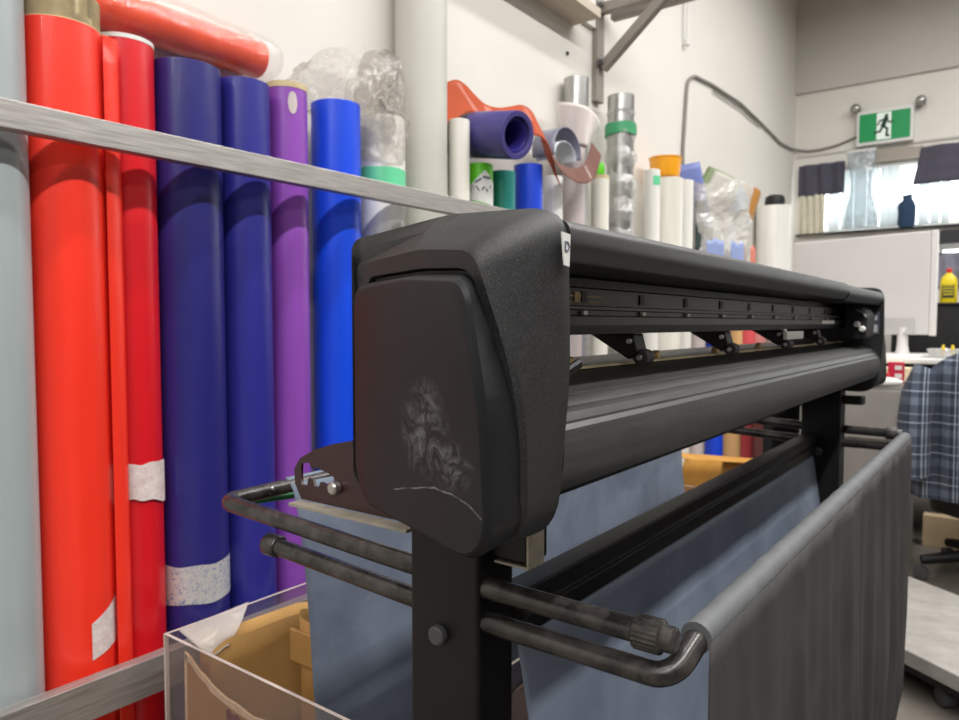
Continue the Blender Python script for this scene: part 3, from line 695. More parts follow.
# monitor
t = thing('monitor', 'big pale grey monitor seen from behind on the white desk', 'monitor', (.93, 4.5, .945))
PG = plain('pale_grey_plastic', '#dcd9d8', .5, var=.03, scale=2); WG = plain('monitor_edge', '#e8e6e3', .4, var=.02)
def mon(x, y, z):    # panel frame: x along width from the right edge, turned a little
    a = math.radians(-16.5); return (1.102-x*math.cos(a), 4.41-x*math.sin(a)+y, z)
bm = bmesh.new(); vs = box(bm, 0, .745, 0, .05, 1.06, 1.598)
for v in vs: v.co = Vector(mon(*v.co))
finish('back_panel', bm, PG, t, smooth=0, bevel=.006)
bm = bmesh.new(); vs = box(bm, -.034, -.001, .0, .052, 1.055, 1.600)
for v in vs: v.co = Vector(mon(*v.co))
finish('side_bezel', bm, WG, t, smooth=0, bevel=.005)
bm = bmesh.new(); rr = []
vs = box(bm, .07, .36, -.045, -.001, 1.06, 1.15)
for i, v in enumerate(vs):
    q = v.co.copy()
    if q.z > 1.1 and q.y < -.02: q.y = -.006
    v.co = Vector(mon(*q))
finish('hinge_cover', bm, plain('hinge_grey', '#b4b1af', .5), t, smooth=0, bevel=.004)
bm = bmesh.new(); lathe(bm, [(.035, .0), (.03, .02), (.026, .05), (.024, .135), (.0235, .14)], (.985, 4.425, .958), n=24); finish('stem', bm, PG, t)
bm = bmesh.new(); lathe(bm, [(.15, 0), (.155, .004), (.15, .010), (.04, .012)], (.955, 4.44, .9455), n=48); finish('base_plate', bm, WG, t)
# books / papers under the front edge of the desk
o = boxes('paper_stack', [(.80, 1.06, 4.06, 4.20, .835, .90)], M['torn']); tag(o, 'cream stack of paper just in front of the desk edge', 'paper stack')
du = thing('pedestal', 'dark drawer pedestal in front of the desk behind the plotter end', 'drawer pedestal', (.93, 3.98, 0))
boxes('body', [(.66, 1.08, 3.80, 4.205, 0, .83)], plain('pedestal_grey', '#84807b', .6), du, bevel=.005)
for k in range(3): boxes('drawer_front', [(.67, 1.07, 3.785, 3.7995, .08+k*.25, .31+k*.25)], plain('drawer_grey', '#8f8b86', .6), du, bevel=.003)
o = boxes('red_box', [(.93, 1.0, 3.84, 3.90, .8305, .885)], plain('pack_red', '#d3262f', .5), bevel=.002); tag(o, 'small flat bright red box lying on the pedestal', 'box')
t = thing('red_packet', 'red packet with white print standing on the pedestal', 'packet', (1.02, 3.95, .8305))
boxes('packet_body', [(.985, 1.05, 3.93, 3.97, .8305, .935)], plain('pack_crimson', '#c2143c', .5), t, bevel=.002)
boxes('white_print', [(1.015, 1.044, 3.9282, 3.9298, .900, .920), (1.015, 1.044, 3.9282, 3.9298, .860, .882)], M['labelw'], t)
bm = bmesh.new(); lathe(bm, [(.012, 0), (.028, .03), (.034, .10), (.026, .16), (.012, .19)], (1.06, 3.825, .852), (-.95, -.05, 0), n=20); crumple(bm, .004, 20, 8)
for v in bm.verts: v.co.z = .8315+max(0, v.co.z-.8315)*.75
o = finish('white_pouch', bm, M['labelw']); tag(o, 'white crumpled pouch lying on the pedestal in front of the red boxes', 'pouch')
t = thing('desk_tray', 'clear tray with yellow clips on the right side of the desk', 'tray', (1.19, 4.33, .945))
bm = bmesh.new(); lathe(bm, [(.06, 0), (.085, .006), (.10, .045), (.096, .045), (.08, .012), (.02, .010)], (1.20, 4.36, .9455), n=36); finish('tray_body', bm, M['milky'], t)
for xx in (1.175, 1.215):
    bm = bmesh.new(); lathe(bm, [(.006, 0), (.010, .02), (.006, .05), (.002, .055)], (xx, 4.34, .957), n=12); o = finish('yellow_clip', bm, plain('clip_yellow', '#e8c92a', .4)); tag(o, ('yellow clip in the clear tray, left of the two', 'yellow clip in the clear tray, right of the two')[xx > 1.2], 'clip', 'yellow clips in the tray')
# carton on the floor
o = boxes('carton', [(1.12, 1.75, 4.22, 4.29, 0, .16)], plain('pale_carton', '#cdb491', .7), bevel=.003); tag(o, 'pale tan carton on the floor behind the office chair', 'carton')
# office chair
ch = thing('office_chair', 'black office chair on castors with the plaid shirt over its back', 'office chair', (1.46, 3.80, 0))
cx, cy = 1.46, 3.80
bm = bmesh.new(); lathe(bm, [(.05, 0), (.055, .02), (.03, .05), (.025, .30)], (cx, cy, .09), n=20); finish('column', bm, M['matte'], ch)
for k in range(5):
    a = math.radians(205+72*k); e = Vector((cx+.32*math.cos(a), cy+.32*math.sin(a), .085)); s = Vector((cx+.03*math.cos(a), cy+.03*math.sin(a), .125))
    bm = bmesh.new(); tube(bm, [s, s.lerp(e, .5)+Vector((0, 0, .006)), e], [.03, .026, .02], 10); finish('base_arm', bm, M['matte'], ch)
    bm = bmesh.new(); lathe(bm, [(.01, -.022), (.028, -.02), (.030, -.004), (.018, -.002), (.018, .002), (.030, .004), (.028, .02), (.01, .022)], (e.x, e.y, .0305), (math.cos(a+1.2), math.sin(a+1.2), 0), n=20); finish('caster', bm, M['rubber'], ch)
bm = bmesh.new(); loft(bm, [[(cx+rx*math.copysign(abs(math.cos(q))**.6, math.cos(q)), cy+.0+ry*math.copysign(abs(math.sin(q))**.6, math.sin(q)), z) for q in [2*PI*i/32 for i in range(32)]] for z, rx, ry in ((.295, .2, .2), (.32, .27, .26), (.42, .28, .27), (.45, .25, .24))])
finish('seat', bm, M['matte'], ch)
bm = bmesh.new(); loft(bm, [[(cx+rx*math.copysign(abs(math.cos(q))**.5, math.cos(q)), cy-.30+.035*math.sin(q)-.10*(z-.6), z) for q in [2*PI*i/32 for i in range(32)]] for z, rx in ((.52, .17), (.54, .20), (.8, .215), (.94, .20), (.975, .15))])
finish('backrest', bm, M['matte'], ch)
bm = bmesh.new(); tube(bm, fillet([(cx, cy-.05, .37), (cx, cy-.27, .37), (cx, cy-.275, .60)], .05), .02, 10); finish('back_support', bm, M['matte'], ch)
# plaid shirt
t = NT('plaid_cloth'); x, y, z = t.sep()
def bandsum(t, c, per, parts):
    f = t.math('FRACT', t.math('MULTIPLY', c, 1/per)); tot = None
    for lo, hi, w_ in parts:
        m_ = t.math('MULTIPLY', t.math('MULTIPLY', t.math('GREATER_THAN', f, lo), t.math('LESS_THAN', f, hi)), w_)
        tot = m_ if tot is None else t.math('ADD', tot, m_)
    return tot
PT = [(.0, .26, .26), (.40, .44, .7), (.52, .56, .55), (.62, .9, .06)]
s_ = t.math('ADD', bandsum(t, x, .105, PT), bandsum(t, z, .125, [(.0, .25, .18), (.42, .46, .6), (.70, .73, .45)]))
c = t.ramp(s_, [(0, lin('#2a303d')), (.3, lin('#495363')), (.62, lin('#7d8898')), (1, lin('#a3acb8'))])
t.bsdf(c, .85, sheen=.1, bump=t.noise(400, 2), bstr=.1)
sh = thing('plaid_shirt', 'navy and grey plaid shirt draped over the office chair back', 'shirt', (cx, cy-.33, .42))
bm = bmesh.new(); rr = []
for i in range(34):
    q = i/33; z = .405+.62*q
    w_ = .325-.03*q if q < .62 else .306*math.sqrt(max(.02, 1-((q-.62)/.40)**2.6))
    th = .075+.018*math.sin(q*3)
    ring = []
    for k in range(64):
        a = 2*PI*k/64; fold = .012*(1-q*.6)*math.sin(9*a+2*q)+.006*math.sin(17*a)
        ring.append((cx+.01+(w_+fold)*math.copysign(abs(math.cos(a))**.75, math.cos(a)), cy-.33-.10*(z-.6)+(th+fold*.8)*math.sin(a), z))
    rr.append(ring)
loft(bm, rr, False, True); finish('shirt_body', bm, t.m, sh, smooth=60)
bm = bmesh.new()
tube(bm, [(1.195, 3.44, .93), (1.165, 3.41, .84), (1.152, 3.39, .72), (1.155, 3.38, .60), (1.16, 3.39, .50)], [.05, .065, .062, .058, .05], 18); crumple(bm, .008, 14, 2)
finish('sleeve', bm, t.m, sh, smooth=60)
bm = bmesh.new(); lathe(bm, [(.10, 0), (.085, .02), (.07, .05), (.06, .052)], (cx+.01, cy-.365, 1.005), n=30); finish('collar', bm, t.m, sh)
# low dolly with pale board
dl = thing('dolly', 'low dolly with dusty pale board on black castored frame beside the fabric basket', 'dolly', (1.6, 2.6, 0))
u_ = Vector((.81, -.586, 0)); v_ = Vector((.586, .81, 0)); o0 = Vector((1.24, 2.49, 0))
def dbox(bm, a0, a1, b0, b1, z0, z1):
    vs = box(bm, a0, a1, b0, b1, z0, z1)
    for v in vs: q = v.co.copy(); v.co = o0+u_*q.x+v_*q.y+Vector((0, 0, q.z))
DB = plain('dusty_board', '#a39f99', .8, var=.12, scale=12)
bm = bmesh.new(); dbox(bm, -.62, .85, 0, .56, .088, .135); finish('board', bm, DB, dl, smooth=0, bevel=.004)
bm = bmesh.new(); dbox(bm, -.60, .83, .012, .05, .064, .0875); dbox(bm, -.60, .83, .50, .54, .064, .0875); dbox(bm, -.60, -.56, .051, .499, .064, .0875); dbox(bm, .79, .83, .051, .499, .064, .0875)
finish('frame', bm, M['matte'], dl, smooth=0)
for a, b in ((.10, .05), (.75, .05), (-.52, .06), (-.55, .5), (.75, .5)):
    p = o0+u_*a+v_*b
    bm = bmesh.new(); lathe(bm, [(.01, -.02), (.029, -.018), (.031, 0), (.029, .018), (.01, .02)], (p.x, p.y, .0315), (.8, .6, 0), n=20); finish('caster', bm, M['rubber'], dl)

# ------------------------------------------------------------------ the vinyl cutter on its stand
pl = thing('cutting_plotter', 'large black roll-fed cutting plotter on floor stand with fabric catch baskets', 'plotter', (PX, 1.36, 0))
def ring6(cs, yf, mir):
    pts = rounded(cs, 7); out = []
    for x, z in pts:
        y = yf(x, z); y -= .02; out.append((x, 2.70-y if mir else y, z))
    return out
def end_cap(mir):
    P0 = [(.958, .965, .02), (.990, .938, .03), (1.190, .934, .05), (1.203, 1.08, .5), (1.2, 1.214, .032), (1.085, 1.2175, .2), (.958, 1.203, .016)]
    P1 = [(.964, .968, .02), (1.000, .944, .03), (1.196, .940, .045), (1.203, 1.07, .4), (1.167, 1.180, .030), (1.085, 1.187, .15), (.958, 1.182, .012)]
    P2 = [(x+(.004 if x < 1.08 else -.004), z+(.003 if z < 1.05 else -.004), r) for x, z, r in P1]
    P3 = [(.985, .980, .02), (1.004, .950, .03), (1.190, .947, .04), (1.196, 1.06, .35), (1.157, 1.163, .028), (1.085, 1.167, .15), (.985, 1.165, .014)]
    P4 = [(x+(.002 if x < 1.08 else -.002), z+(.002 if z < 1.05 else -.002), r) for x, z, r in P3]
    y1 = lambda x, z: .460+max(0, 1.167-x)*.34+(1.18-z)*.10
    bm = bmesh.new()
    rs = [ring6(P0, lambda x, z: .54, mir), ring6(P0, lambda x, z: .528, mir), ring6([(a*.5+b*.5, c_*.5+d_*.5, r) for (a, c_, r), (b, d_, _) in zip(P0, P1)], lambda x, z: .5*(.528+y1(x, z))+.0, mir),
          ring6(P1, lambda x, z: y1(x, z)+.004, mir), ring6(P2, lambda x, z: y1(x, z), mir), ring6(P3, lambda x, z: y1(x, z), mir), ring6(P4, lambda x, z: y1(x, z)+.006, mir)]
    loft(bm, rs, True, True)
    h = finish('end_cap', bm, M['plastic'], pl, smooth=32)
    F0 = [(.986, .980, .02), (1.004, .948, .03), (1.192, .944, .035), (1.198, 1.06, .35), (1.154, 1.159, .028), (1.085, 1.163, .15), (.988, 1.161, .014)]
    F1 = [(.988, .980, .02), (1.006, .950, .03), (1.200, .945, .030), (1.194, 1.06, .35), (1.176, 1.153, .026), (1.085, 1.159, .15), (.988, 1.155, .016)]
    F2 = [(x+(.005 if x < 1.08 else -.004), z+(.004 if z < 1.05 else -.005), r) for x, z, r in F1]
    yb = lambda x, z: y1(x, z)+.0055
    yf = lambda x, z: .431+max(0, 1.18-x)*.36
    bm = bmesh.new(); loft(bm, [ring6(F0, yb, mir), ring6(F1, lambda x, z: yf(x, z)+.006, mir), ring6([((a+b)/2, (c_+d_)/2, r) for (a, c_, r), (b, d_, _) in zip(F1, F2)], lambda x, z: yf(x, z)+.0015, mir), ring6(F2, yf, mir)], True, True)
    finish('side_panel', bm, M['panel'], h, smooth=30)
    return h
capn = end_cap(False); capf = end_cap(True)
# top cover
cov = rounded([(.962, 1.174, .006), (.962, 1.196, .01), (1.06, 1.2125, .1), (1.165, 1.2125, .05), (1.2005, 1.203, .02), (1.2025, 1.185, .012), (1.192, 1.171, .005)], 5)
bm = bmesh.new(); extr(bm, cov, .521, 1.70); topc = finish('top_cover', bm, M['cover'], pl, smooth=40)
cov2 = [(x-.0005, z-.003) for x, z in cov]
bm = bmesh.new(); extr(bm, cov2, 1.704, 2.178); finish('control_cover', bm, M['cover'], pl, smooth=40)
# badge plate on the near end of the cover
bm = bmesh.new(); q = [(1.2040, .5015, 1.1925), (1.2040, .5150, 1.1915), (1.2040, .5135, 1.1655), (1.2040, .5055, 1.1665)]
loft(bm, [q, [(x+.0012, y, z) for x, y, z in q]]); bd = finish('badge', bm, M['labelw'], pl, smooth=0)
text_mesh('badge_letter', 'D', .0115, M['ink'], bd, (1.2055, .5090, 1.1810), (0, 1, 0), (0, 0, 1), .0004)
# carriage beam
bp = [(1.02, 1.108), (1.128, 1.108), (1.134, 1.118), (1.134, 1.127), (1.1285, 1.1285), (1.1285, 1.1335), (1.133, 1.1345), (1.133, 1.1375), (1.122, 1.139), (1.122, 1.157), (1.108, 1.160), (1.108, 1.1695), (1.02, 1.1695)]
bm = bmesh.new(); extr(bm, bp, .521, 2.178); beam = finish('carriage_beam', bm, M['rail'], pl, smooth=20)
for i in range(9):
    yy = .675+i*.146
    bm = bmesh.new(); box(bm, 1.1287, 1.1325, yy-.004, yy+.004, 1.1290, 1.1332); finish('white_tab', bm, M['whitep'], beam, smooth=0)
    bm = bmesh.new(); box(bm, 1.1222, 1.1235, yy+.008, yy+.020, 1.142, 1.154); finish('notch_cover', bm, M['black'], beam, smooth=0)
bm = bmesh.new(); box(bm, 1.1222, 1.1230, .63, .728, 1.1482, 1.1494); box(bm, 1.1222, 1.1230, .63, .738, 1.1418, 1.1430); box(bm, 1.1222, 1.1232, .668, .680, 1.1418, 1.1530)
finish('scale_mark', bm, M['tan'], beam, smooth=0)
bm = bmesh.new(); box(bm, 1.1345, 1.1355, 1.77, 1.90, 1.119, 1.127); finish('white_strip', bm, M['labelw'], beam, smooth=0)
# tool carriage at the far end
t = None
bm = bmesh.new(); cr_ = rounded([(1.135, 1.08, .01), (1.185, 1.08, .012), (1.188, 1.145, .03), (1.165, 1.168, .02), (1.135, 1.168, .01)], 5); extr(bm, cr_, 2.02, 2.13); car = finish('tool_carriage', bm, M['navy'], pl, smooth=40, bevel=.003)
for xx, zz in ((1.166, 1.118), (1.178, 1.106)):
    bm = bmesh.new(); lathe(bm, [(.006, 0), (.0075, .002), (.0075, .012), (.005, .016)], (xx, 2.0195, zz), (0, -1, 0), n=18); finish('knob', bm, M['whitep'], car)
bm = bmesh.new(); tube(bm, [(1.162, 2.015, 1.154), (1.178, 2.012, 1.148), (1.186, 2.012, 1.135)], .0025, 8); finish('trim_arc', bm, M['steel'], car)
# warning label on the far inner face
lb = boxes('warning_label', [(1.166, 1.192, 2.1765, 2.1795, 1.09, 1.150)], plain('label_grey', '#4a4a56', .5), pl)
boxes('label_print', [(1.170, 1.176, 2.1755, 2.1763, 1.128, 1.141), (1.181, 1.187, 2.1755, 2.1763, 1.128, 1.141), (1.170, 1.188, 2.1755, 2.1763, 1.096, 1.116)], plain('label_print', '#b9b9bc', .5), lb)
# platen and drum
dp = [(.985, 1.058), (.99, 1.0725), (1.085, 1.0690), (1.11, 1.0670), (1.1640, 1.0555), (1.1655, 1.0500), (1.1675, 1.0500), (1.1690, 1.0545), (1.1740, 1.0530), (1.1815, 1.0475), (1.1822, 1.0450), (1.1860, 1.0430), (1.1905, 1.0365), (1.1908, 1.0340), (1.1945, 1.0300), (1.1970, 1.0180), (1.1965, 1.000), (1.1930, .986), (1.1855, .976), (1.1760, .9725), (1.12, .957), (1.0, .957), (.985, .97)]
bm = bmesh.new(); extr(bm, dp, .521, 2.178); drum = finish('media_drum', bm, M['drum'], pl, smooth=26)
bm = bmesh.new(); box(bm, 1.092, 1.106, .525, 2.174, 1.0690, 1.0712); finish('cutting_strip', bm, M['strip'], pl, smooth=0)
for i in range(6):
    yy = .72+i*.245
    bm = bmesh.new(); lathe(bm, [(.003, -.006), (.007, -.004), (.007, .004), (.003, .006)], (1.086, yy, 1.0752), (1, .2, 0), n=12); finish('strip_clip', bm, M['tan'], pl)
bm = bmesh.new(); tube(bm, [(1.172, .556, 1.066), (1.178, .560, 1.078), (1.182, .572, 1.084)], .0045, 8); finish('release_lever', bm, M['matte'], pl)
# pinch rollers
for i, yy in enumerate((.83, 1.165, 1.50, 1.80)):
    bm = bmesh.new(); prof = [(1.062, 1.1075), (1.122, 1.1075), (1.128, 1.085), (1.116, 1.076)]
    extr(bm, prof, yy-.018, yy+.012); arm = finish('pinch_arm', bm, M['matte'], pl, smooth=0, bevel=.002)
    bm = bmesh.new(); lathe(bm, [(.004, -.012), (.0095, -.011), (.0105, -.006), (.0085, -.001), (.0105, .004), (.0095, .011), (.004, .012)], (1.1285, yy, 1.0785), (0, 1, 0), n=22); finish('pinch_roller', bm, M['rubber'], arm)
    bm = bmesh.new(); lathe(bm, [(.003, 0), (.004, .001), (.003, .003)], (1.1285, yy-.0125, 1.0785), (0, -1, 0), n=12); finish('axle_end', bm, M['chrome'], arm)
    bm = bmesh.new(); lathe(bm, [(.003, 0), (.004, .001), (.003, .003)], (1.118, yy-.0185, 1.0985), (0, -1, 0), n=12); finish('axle_end', bm, M['chrome'], arm)
    if i == 2:
        bm = bmesh.new(); box(bm, 1.128, 1.136, yy-.03, yy+.10, 1.088, 1.104); finish('white_guard', bm, M['whitep'], arm, smooth=0, bevel=.002)
# stand
for s, y0, y1 in ((0, .594, .66), (1, 2.06, 2.126)):
    xo = 0 if s == 0 else .073
    bm = bmesh.new(); box(bm, .957+xo, 1.052+xo, y0, y1, .09, .944); p = finish('stand_post', bm, M['post'], pl, smooth=0, bevel=.004)
    yb = y0-.0005 if s == 0 else y0-.0005
    bm = bmesh.new(); lathe(bm, [(.0095, 0), (.0105, .001), (.0105, .008), (.0085, .010), (.003, .0102)], (1.001+xo, yb, .782), (0, -1, 0), n=24); finish('bolt_cap', bm, M['rubber'], p)
    bm = bmesh.new(); box(bm, .80, 1.24, y0-.0, y1, .055, .0895); finish('stand_foot', bm, M['post'], pl, smooth=0, bevel=.006)
    for xx in (.83, 1.21):
        bm = bmesh.new(); lathe(bm, [(.01, -.018), (.025, -.016), (.027, 0), (.025, .016), (.01, .018)], (xx, (y0+y1)/2, .0275), (.3, 1, 0), n=20); finish('caster', bm, M['rubber'], pl)
    # two cross pipes; the upper ends in a ribbed cap at the front, the lower one in a cap at the rear
    yp = .609 if s == 0 else 2.111
    inn = 1 if s == 0 else -1
    up = fillet([(1.236, yp, .838), (1.05, yp, .840), (.90, yp, .846), (.576, yp, .862), (.576, yp+.20*inn, .864)], .026)
    bm = bmesh.new(); tube(bm, up, .0115, 18); finish('cross_pipe', bm, M['pipe'], pl, smooth=50)
    lo = fillet([(.70, yp, .8185), (.95, yp, .806), (1.05, yp, .803), (1.258, yp-.002*inn, .803), (1.268, yp+.034*inn, .830), (1.268, yp+.12*inn, .832)], .026)
    bm = bmesh.new(); tube(bm, lo, .0115, 18); finish('cross_pipe', bm, M['pipe'], pl, smooth=50)
    bm = bmesh.new(); n_ = 44
    for k, (h, rr_) in enumerate(((0, .0150), (.028, .0150))): pass
    rings_ = []
    for h, base in ((0, .0135), (.002, .0152), (.026, .0152), (.028, .0120), (.038, .0118), (.040, .009)):
        rings_.append([(1.222+h, yp+(base+(.0009 if (k % 2 and .001 < h < .027) else 0))*math.cos(2*PI*k/n_), .838+(base+(.0009 if (k % 2 and .001 < h < .027) else 0))*math.sin(2*PI*k/n_)) for k in range(n_)])
    loft(bm, rings_); finish('ribbed_cap', bm, M['pipe'], pl, smooth=25)
    bm = bmesh.new(); lathe(bm, [(.0135, 0), (.015, .002), (.015, .024), (.0135, .026)], (.680, yp, .819), (1, 0, -.02), n=24); finish('pipe_cap', bm, M['pipe'], pl)
    # media roll bracket at the back
    yq = .64 if s == 0 else 2.08
    out = [(.716, .880), (.703, .900), (.702, .920), (.714, .936), (.745, .951), (.78, .962), (.83, .973), (.88, .982), (.929, .985), (.929, .880)]
    hole = [(.717, .929), (.733, .932), (.737, .926), (.748, .927), (.773, .922), (.782, .918), (.785, .907), (.776, .905), (.756, .9085), (.752, .901), (.743, .901), (.741, .910), (.731, .9105), (.728, .899), (.717, .900), (.716, .915)]
    b_ = poly_plate('roll_bracket', out, [hole], .004, M['maroon'], pl, lambda a, b, c: (a, yq+c, b))
    bm = bmesh.new(); box(bm, .714, .929, yq-.022 if s == 0 else yq+.0025, yq-.0025 if s == 0 else yq+.022, .8745, .8785); finish('flange', bm, M['dust_edge'], b_, smooth=0)
    bm = bmesh.new(); lathe(bm, [(.0065, 0), (.0085, .001), (.0085, .010), (.006, .012)], (.790, yq-.0025, .9065), (0, -1, 0), n=20); finish('bracket_bolt', bm, M['chrome'], b_)
    bm = bmesh.new(); box(bm, 1.053+xo, 1.100+xo, y0+.02, y0+.06, .872+xo*.5, .930); hm = finish('head_mount', bm, M['post'], pl, smooth=0, bevel=.003)
    if s == 0:
        bm = bmesh.new(); box(bm, 1.1005, 1.1030, .612, .642, .868, .932); box(bm, 1.06, 1.1005, .612, .642, .868, .8705); finish('steel_edge', bm, M['dust_edge'], hm, smooth=0)
bm = bmesh.new(); extr(bm, [(1.036, .775), (1.070, .775), (1.070, .797), (1.064, .799), (1.064, .803), (1.070, .805), (1.070, .827), (1.036, .827)], .6605, 2.0595); finish('cross_beam', bm, M['post'], pl, smooth=0, bevel=.002)
bm = bmesh.new(); box(bm, .955, 1.01, .6605, 2.0595, .30, .36); finish('lower_beam', bm, M['steel'], pl, smooth=0, bevel=.003)
bm = bmesh.new(); box(bm, .99, 1.03, .661, 2.059, .90, .944); finish('head_beam', bm, M['matte'], pl, smooth=0)
# front rail, sleeve and basket
bm = bmesh.new(); tube(bm, [(1.268, .725, .832), (1.268, 2.0, .832)], .0112, 16); fr = finish('front_rail', bm, M['pipe'], pl)
bm = bmesh.new(); tube(bm, [(1.268, .640+.0146*i, .832+.0006*math.sin(i*1.3)) for i in range(100)], [.0148+.00012*math.sin(i*.9) for i in range(100)], 20); sl = finish('rail_sleeve', bm, M['sleeve'], pl, smooth=60)
fp = [(1.062, .772), (1.075, .70), (1.10, .55), (1.135, .38), (1.17, .22), (1.205, .12), (1.24, .085), (1.268, .11), (1.282, .20), (1.286, .40), (1.284, .60), (1.2835, .832)]
# back sheet of the front basket, seen from inside
def front_sheet(u, v):
    p = along(fp[:7], v); y = .652+1.43*u
    w_ = .006*math.sin(v*PI)*math.sin(y*23+v*3)+.010*noise.noise(Vector((y*3.1, v*3, 1)))*min(1, v*4)
    return (p.x+w_, y, p.y+w_*.5)
bm = bmesh.new(); grid(bm, front_sheet, 140, 40); finish('basket_back_sheet', bm, M['cloth'], pl, solid=.0012, smooth=60)
def front_panel(u, v):
    p = along(fp[6:], v); y = .634+1.45*u
    k = math.sin(min(1, v*1.15)*PI*.5); hang = (1-v)
    pleat = (.009*math.sin(y*38+2.2*math.sin(y*7)+1.2*v)+.004*math.sin(y*83+2*v)+.016*noise.noise(Vector((y*9, v*1.2, 3))))*min(1, .25+hang*1.3)*min(1, .35+u*1.0)*(.2 if v > .97 else 1)
    return (p.x+pleat*k, y-.012*hang*u, p.y)
bm = bmesh.new(); grid(bm, front_panel, 420, 30); finish('basket_front_sheet', bm, M['cloth_dark'], pl, solid=.0012, smooth=60)
# rear rail and basket
bm = bmesh.new(); tube(bm, [(.576, .80, .864), (.576, 1.93, .864)], .0112, 14); rr_ = finish('rear_rail', bm, M['pipe'], pl)
for yy in (.688, .735):
    bm = bmesh.new(); lathe(bm, [(.003, 0), (.0032, .001), (.002, .002)], (.5875, yy, .867), (1, 0, .2), n=10); finish('rivet', bm, M['chrome'], rr_)
rp = [(.576, .877), (.590, .864), (.600, .80), (.605, .70), (.612, .55), (.618, .42), (.62, .30)]
def rear_sheet(u, v):
    p = along(rp, v); y = .722+1.58*u
    w_ = .004*math.sin(y*19+v*4)*v+.016*noise.noise(Vector((y*2.6, v*2.4, 5)))*min(1, v*2.5)
    y += (.008*math.sin(v*6)+.07*v*v)*(1-u)
    return (p.x+w_, y, p.y)
bm = bmesh.new(); grid(bm, rear_sheet, 130, 44); finish('rear_basket_sheet', bm, M['cloth'], pl, solid=.0012, smooth=60)

# ------------------------------------------------------------------ acrylic bin with kraft bags
bn = thing('acrylic_bin', 'clear acrylic bin on the floor between the roll rack and the plotter', 'bin', (.53, 1.5, 0))
def panel_(name, x0, x1, y0, y1, z0, z1):
    bm = bmesh.new(); box(bm, x0, x1, y0, y1, z0, z1)
    ar = sorted(f.calc_area() for f in bm.faces)[3]
    for f in bm.faces: f.material_index = 1 if f.calc_area() < ar*1.01 and f.calc_area() < sorted(g.calc_area() for g in bm.faces)[-1]*.5 else 0
    return finish(name, bm, [M['acrylic'], M['acrylic_edge']], bn, smooth=0)
panel_('side_wall', .300, .306, .668, 2.36, .012, .572); panel_('front_wall', .3062, .774, .668, .674, .012, .572)
panel_('side_wall', .768, .774, .6742, 2.36, .012, .50); panel_('end_wall', .3062, .7678, 2.354, 2.36, .012, .572)
panel_('floor_panel', .300, .774, .668, 2.36, .004, .0118)
def paperbag(label, x0, x1, y0, y1, z0, z1, seed, mat=M['kraftpaper']):
    t = thing('kraft_bag', label, 'paper bag', ((x0+x1)/2, (y0+y1)/2, z0), 'brown kraft paper bags in the acrylic bin')
    bm = bmesh.new(); rr = []
    for i in range(16):
        q = i/15; nx = 1-.25*q
        def pt(k):
            a = 2*PI*k/48; c_, s_ = math.cos(a), math.sin(a)
            return ((x0+x1)/2+(x1-x0)/2*nx*math.copysign(abs(c_)**.35, c_), (y0+y1)/2+(y1-y0)/2*math.copysign(abs(s_)**.35, s_), z0+(z1-z0)*q+ (.012*math.sin(a*3+seed) if i == 15 else 0))
        rr.append([pt(k) for k in range(48)])
    loft(bm, rr, True, False); crumple(bm, .006, 11, seed); finish('bag_body', bm, mat, t, solid=.001, smooth=35)
    return t
t1 = paperbag('tall kraft paper bag along the back wall of the acrylic bin', .318, .40, .71, 1.02, .013, .555, 3)
t2 = paperbag('kraft paper bag with folded top beside the grey fabric in the acrylic bin', .43, .54, .84, 1.16, .013, .585, 8)
bm = bmesh.new(); box(bm, .436, .535, .835, .842, .50, .56); finish('folded_flap', bm, M['kraftpaper'], t2, smooth=0, bevel=.002)
# torn brown carton pressed against the front wall of the bin
tc = thing('torn_carton', 'torn brown carton with ragged pale edge inside the front wall of the bin', 'carton', (.5, .69, .013))
top = [(.352, .548), (.372, .540), (.392, .527), (.41, .523), (.43, .513), (.45, .508), (.47, .504), (.50, .502), (.54, .496), (.58, .500), (.62, .492), (.66, .497), (.70, .488)]
bm = bmesh.new(); q = [(.352, .013)]+[(.70, .013)]+top[::-1]; loft(bm, [[(x, .6790, z) for x, z in q], [(x, .6830, z) for x, z in q]]); finish('card_face', bm, M['kraftpaper'], tc, smooth=0)
bm = bmesh.new(); rim_ = [(x, z+.002+.004*random.random()) for x, z in top]; low_ = [(x, z-.007-.004*random.random()) for x, z in top]
q = rim_+low_[::-1]; loft(bm, [[(x, .6772, z) for x, z in q], [(x, .6786, z) for x, z in q]]); finish('torn_edge', bm, M['torn'], tc, smooth=0)
bm = bmesh.new(); q = [(.349, .02), (.355, .02), (.357, .2), (.354, .35), (.357, .545), (.350, .548), (.348, .3)]; loft(bm, [[(x, .6772, z) for x, z in q], [(x, .6786, z) for x, z in q]]); finish('torn_edge', bm, M['torn'], tc, smooth=0)
bm = bmesh.new(); q = [(.47, .485), (.478, .490), (.485, .483), (.50, .487), (.515, .480), (.525, .484), (.54, .46), (.50, .44), (.475, .46)]; loft(bm, [[(x, .6774, z) for x, z in q], [(x, .6787, z) for x, z in q]]); finish('dark_red_print', bm, plain('print_maroon', '#6d1d26', .6), tc, smooth=0)
# frosted film corner hung over the bin edge
bm = bmesh.new()
def fcorner(u, v):
    a = Vector((.312, .690, .574)); b = Vector((.318, .832, .583)); c_ = Vector((.385, .70, .545)); d_ = Vector((.395, .735, .548))
    p = a.lerp(b, u).lerp(c_.lerp(d_, u), v)
    p.z += .006*math.sin(u*5)*math.sin(v*4); return p
grid(bm, fcorner, 20, 20); o = finish('film_sleeve', bm, M['frost'], solid=.0008); tag(o, 'frosted plastic sleeve corner lying over the corner of the acrylic bin', 'plastic sleeve')
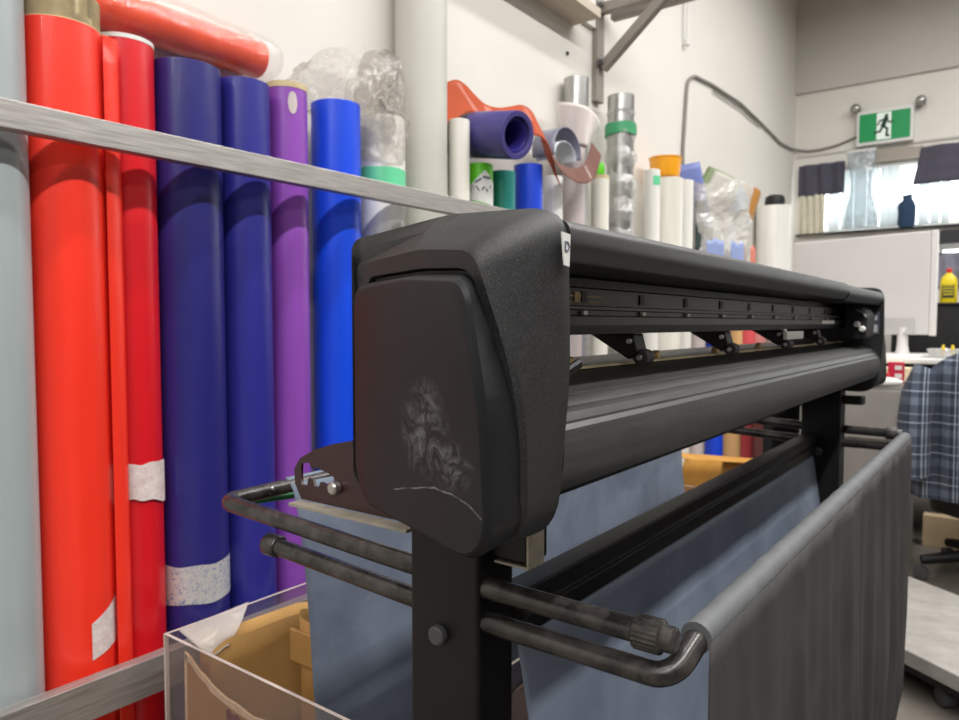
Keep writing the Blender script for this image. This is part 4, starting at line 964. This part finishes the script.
# brown card fold behind the machine
bm = bmesh.new()
def cardf(u, v):
    x = .42+.02*math.sin(v*3); y = 2.55+1.2*u; z = (.625-.215*u)*v
    return (x+.10*v*v+.03*math.sin(u*9)*v, y, z)
grid(bm, cardf, 30, 12)
tt = thing('brown_card', 'big folded sheet of amber brown card standing behind the plotter', 'card sheet', (.5, 3.1, 0))
finish('front_leaf', bm, plain('amber_card', '#bd8534', .65, var=.12, scale=6), tt, solid=.003)
bm = bmesh.new(); grid(bm, lambda u, v: (.53-.06*v, 2.56+1.1*u, .622-.19*u+.02*v), 24, 4); finish('folded_top', bm, plain('amber_card_top', '#c88f3c', .65, var=.1, scale=6), tt, solid=.003)
# small green scrap caught behind the rear rail
bm = bmesh.new(); grid(bm, lambda u, v: (.548+.016*v+.004*math.sin(u*3), .630+.15*u, .856-.016*v+.003*math.sin(u*5)), 12, 3)
finish('green_tape', bm, plain('strip_green', '#4fae6e', .5), rr_, solid=.001)

# ------------------------------------------------------------------ light
def area(name, loc, size, sy, power, col=(1, .97, .92)):
    l = bpy.data.lights.new(name, 'AREA'); l.shape = 'RECTANGLE'; l.size = size; l.size_y = sy; l.energy = power; l.color = col
    o = bpy.data.objects.new(name, l); COL.objects.link(o); o.location = loc; return o
area('fluorescent_and_fill_run', (.95, .1, 3.5), .12, 10.0, 85, (1, .985, .965))
area('fluorescent_and_fill_run', (2.2, .1, 3.5), .12, 10.0, 300, (1, .985, .965))
area('fluorescent_and_fill_run', (4.2, .1, 3.5), .12, 10.0, 80, (1, .985, .965))  # unseen run added as fill to brighten the lower rolls
W = bpy.data.worlds.new('daylight'); SC.world = W; W.use_nodes = True
nt = W.node_tree; bg = nt.nodes['Background']; bg.inputs[0].default_value = (.97, .985, 1, 1); bg.inputs[1].default_value = 5.0

# ------------------------------------------------------------------ camera
cam = bpy.data.cameras.new('camera'); co = bpy.data.objects.new('camera', cam); COL.objects.link(co)
cam.sensor_width = 36; cam.lens = 36*725/959; cam.clip_start = .02
yaw, pit = math.radians(36.9), math.radians(2.9)
co.location = (1.5, 0, 1.12); co.rotation_euler = (PI/2-pit, 0, yaw)
cam.dof.use_dof = True; cam.dof.focus_distance = .72; cam.dof.aperture_fstop = 9
SC.camera = co
vs = SC.view_settings; vs.view_transform = 'Standard'; vs.look = 'None'; vs.gamma = 1; vs.use_curve_mapping = False; vs.exposure = -.08
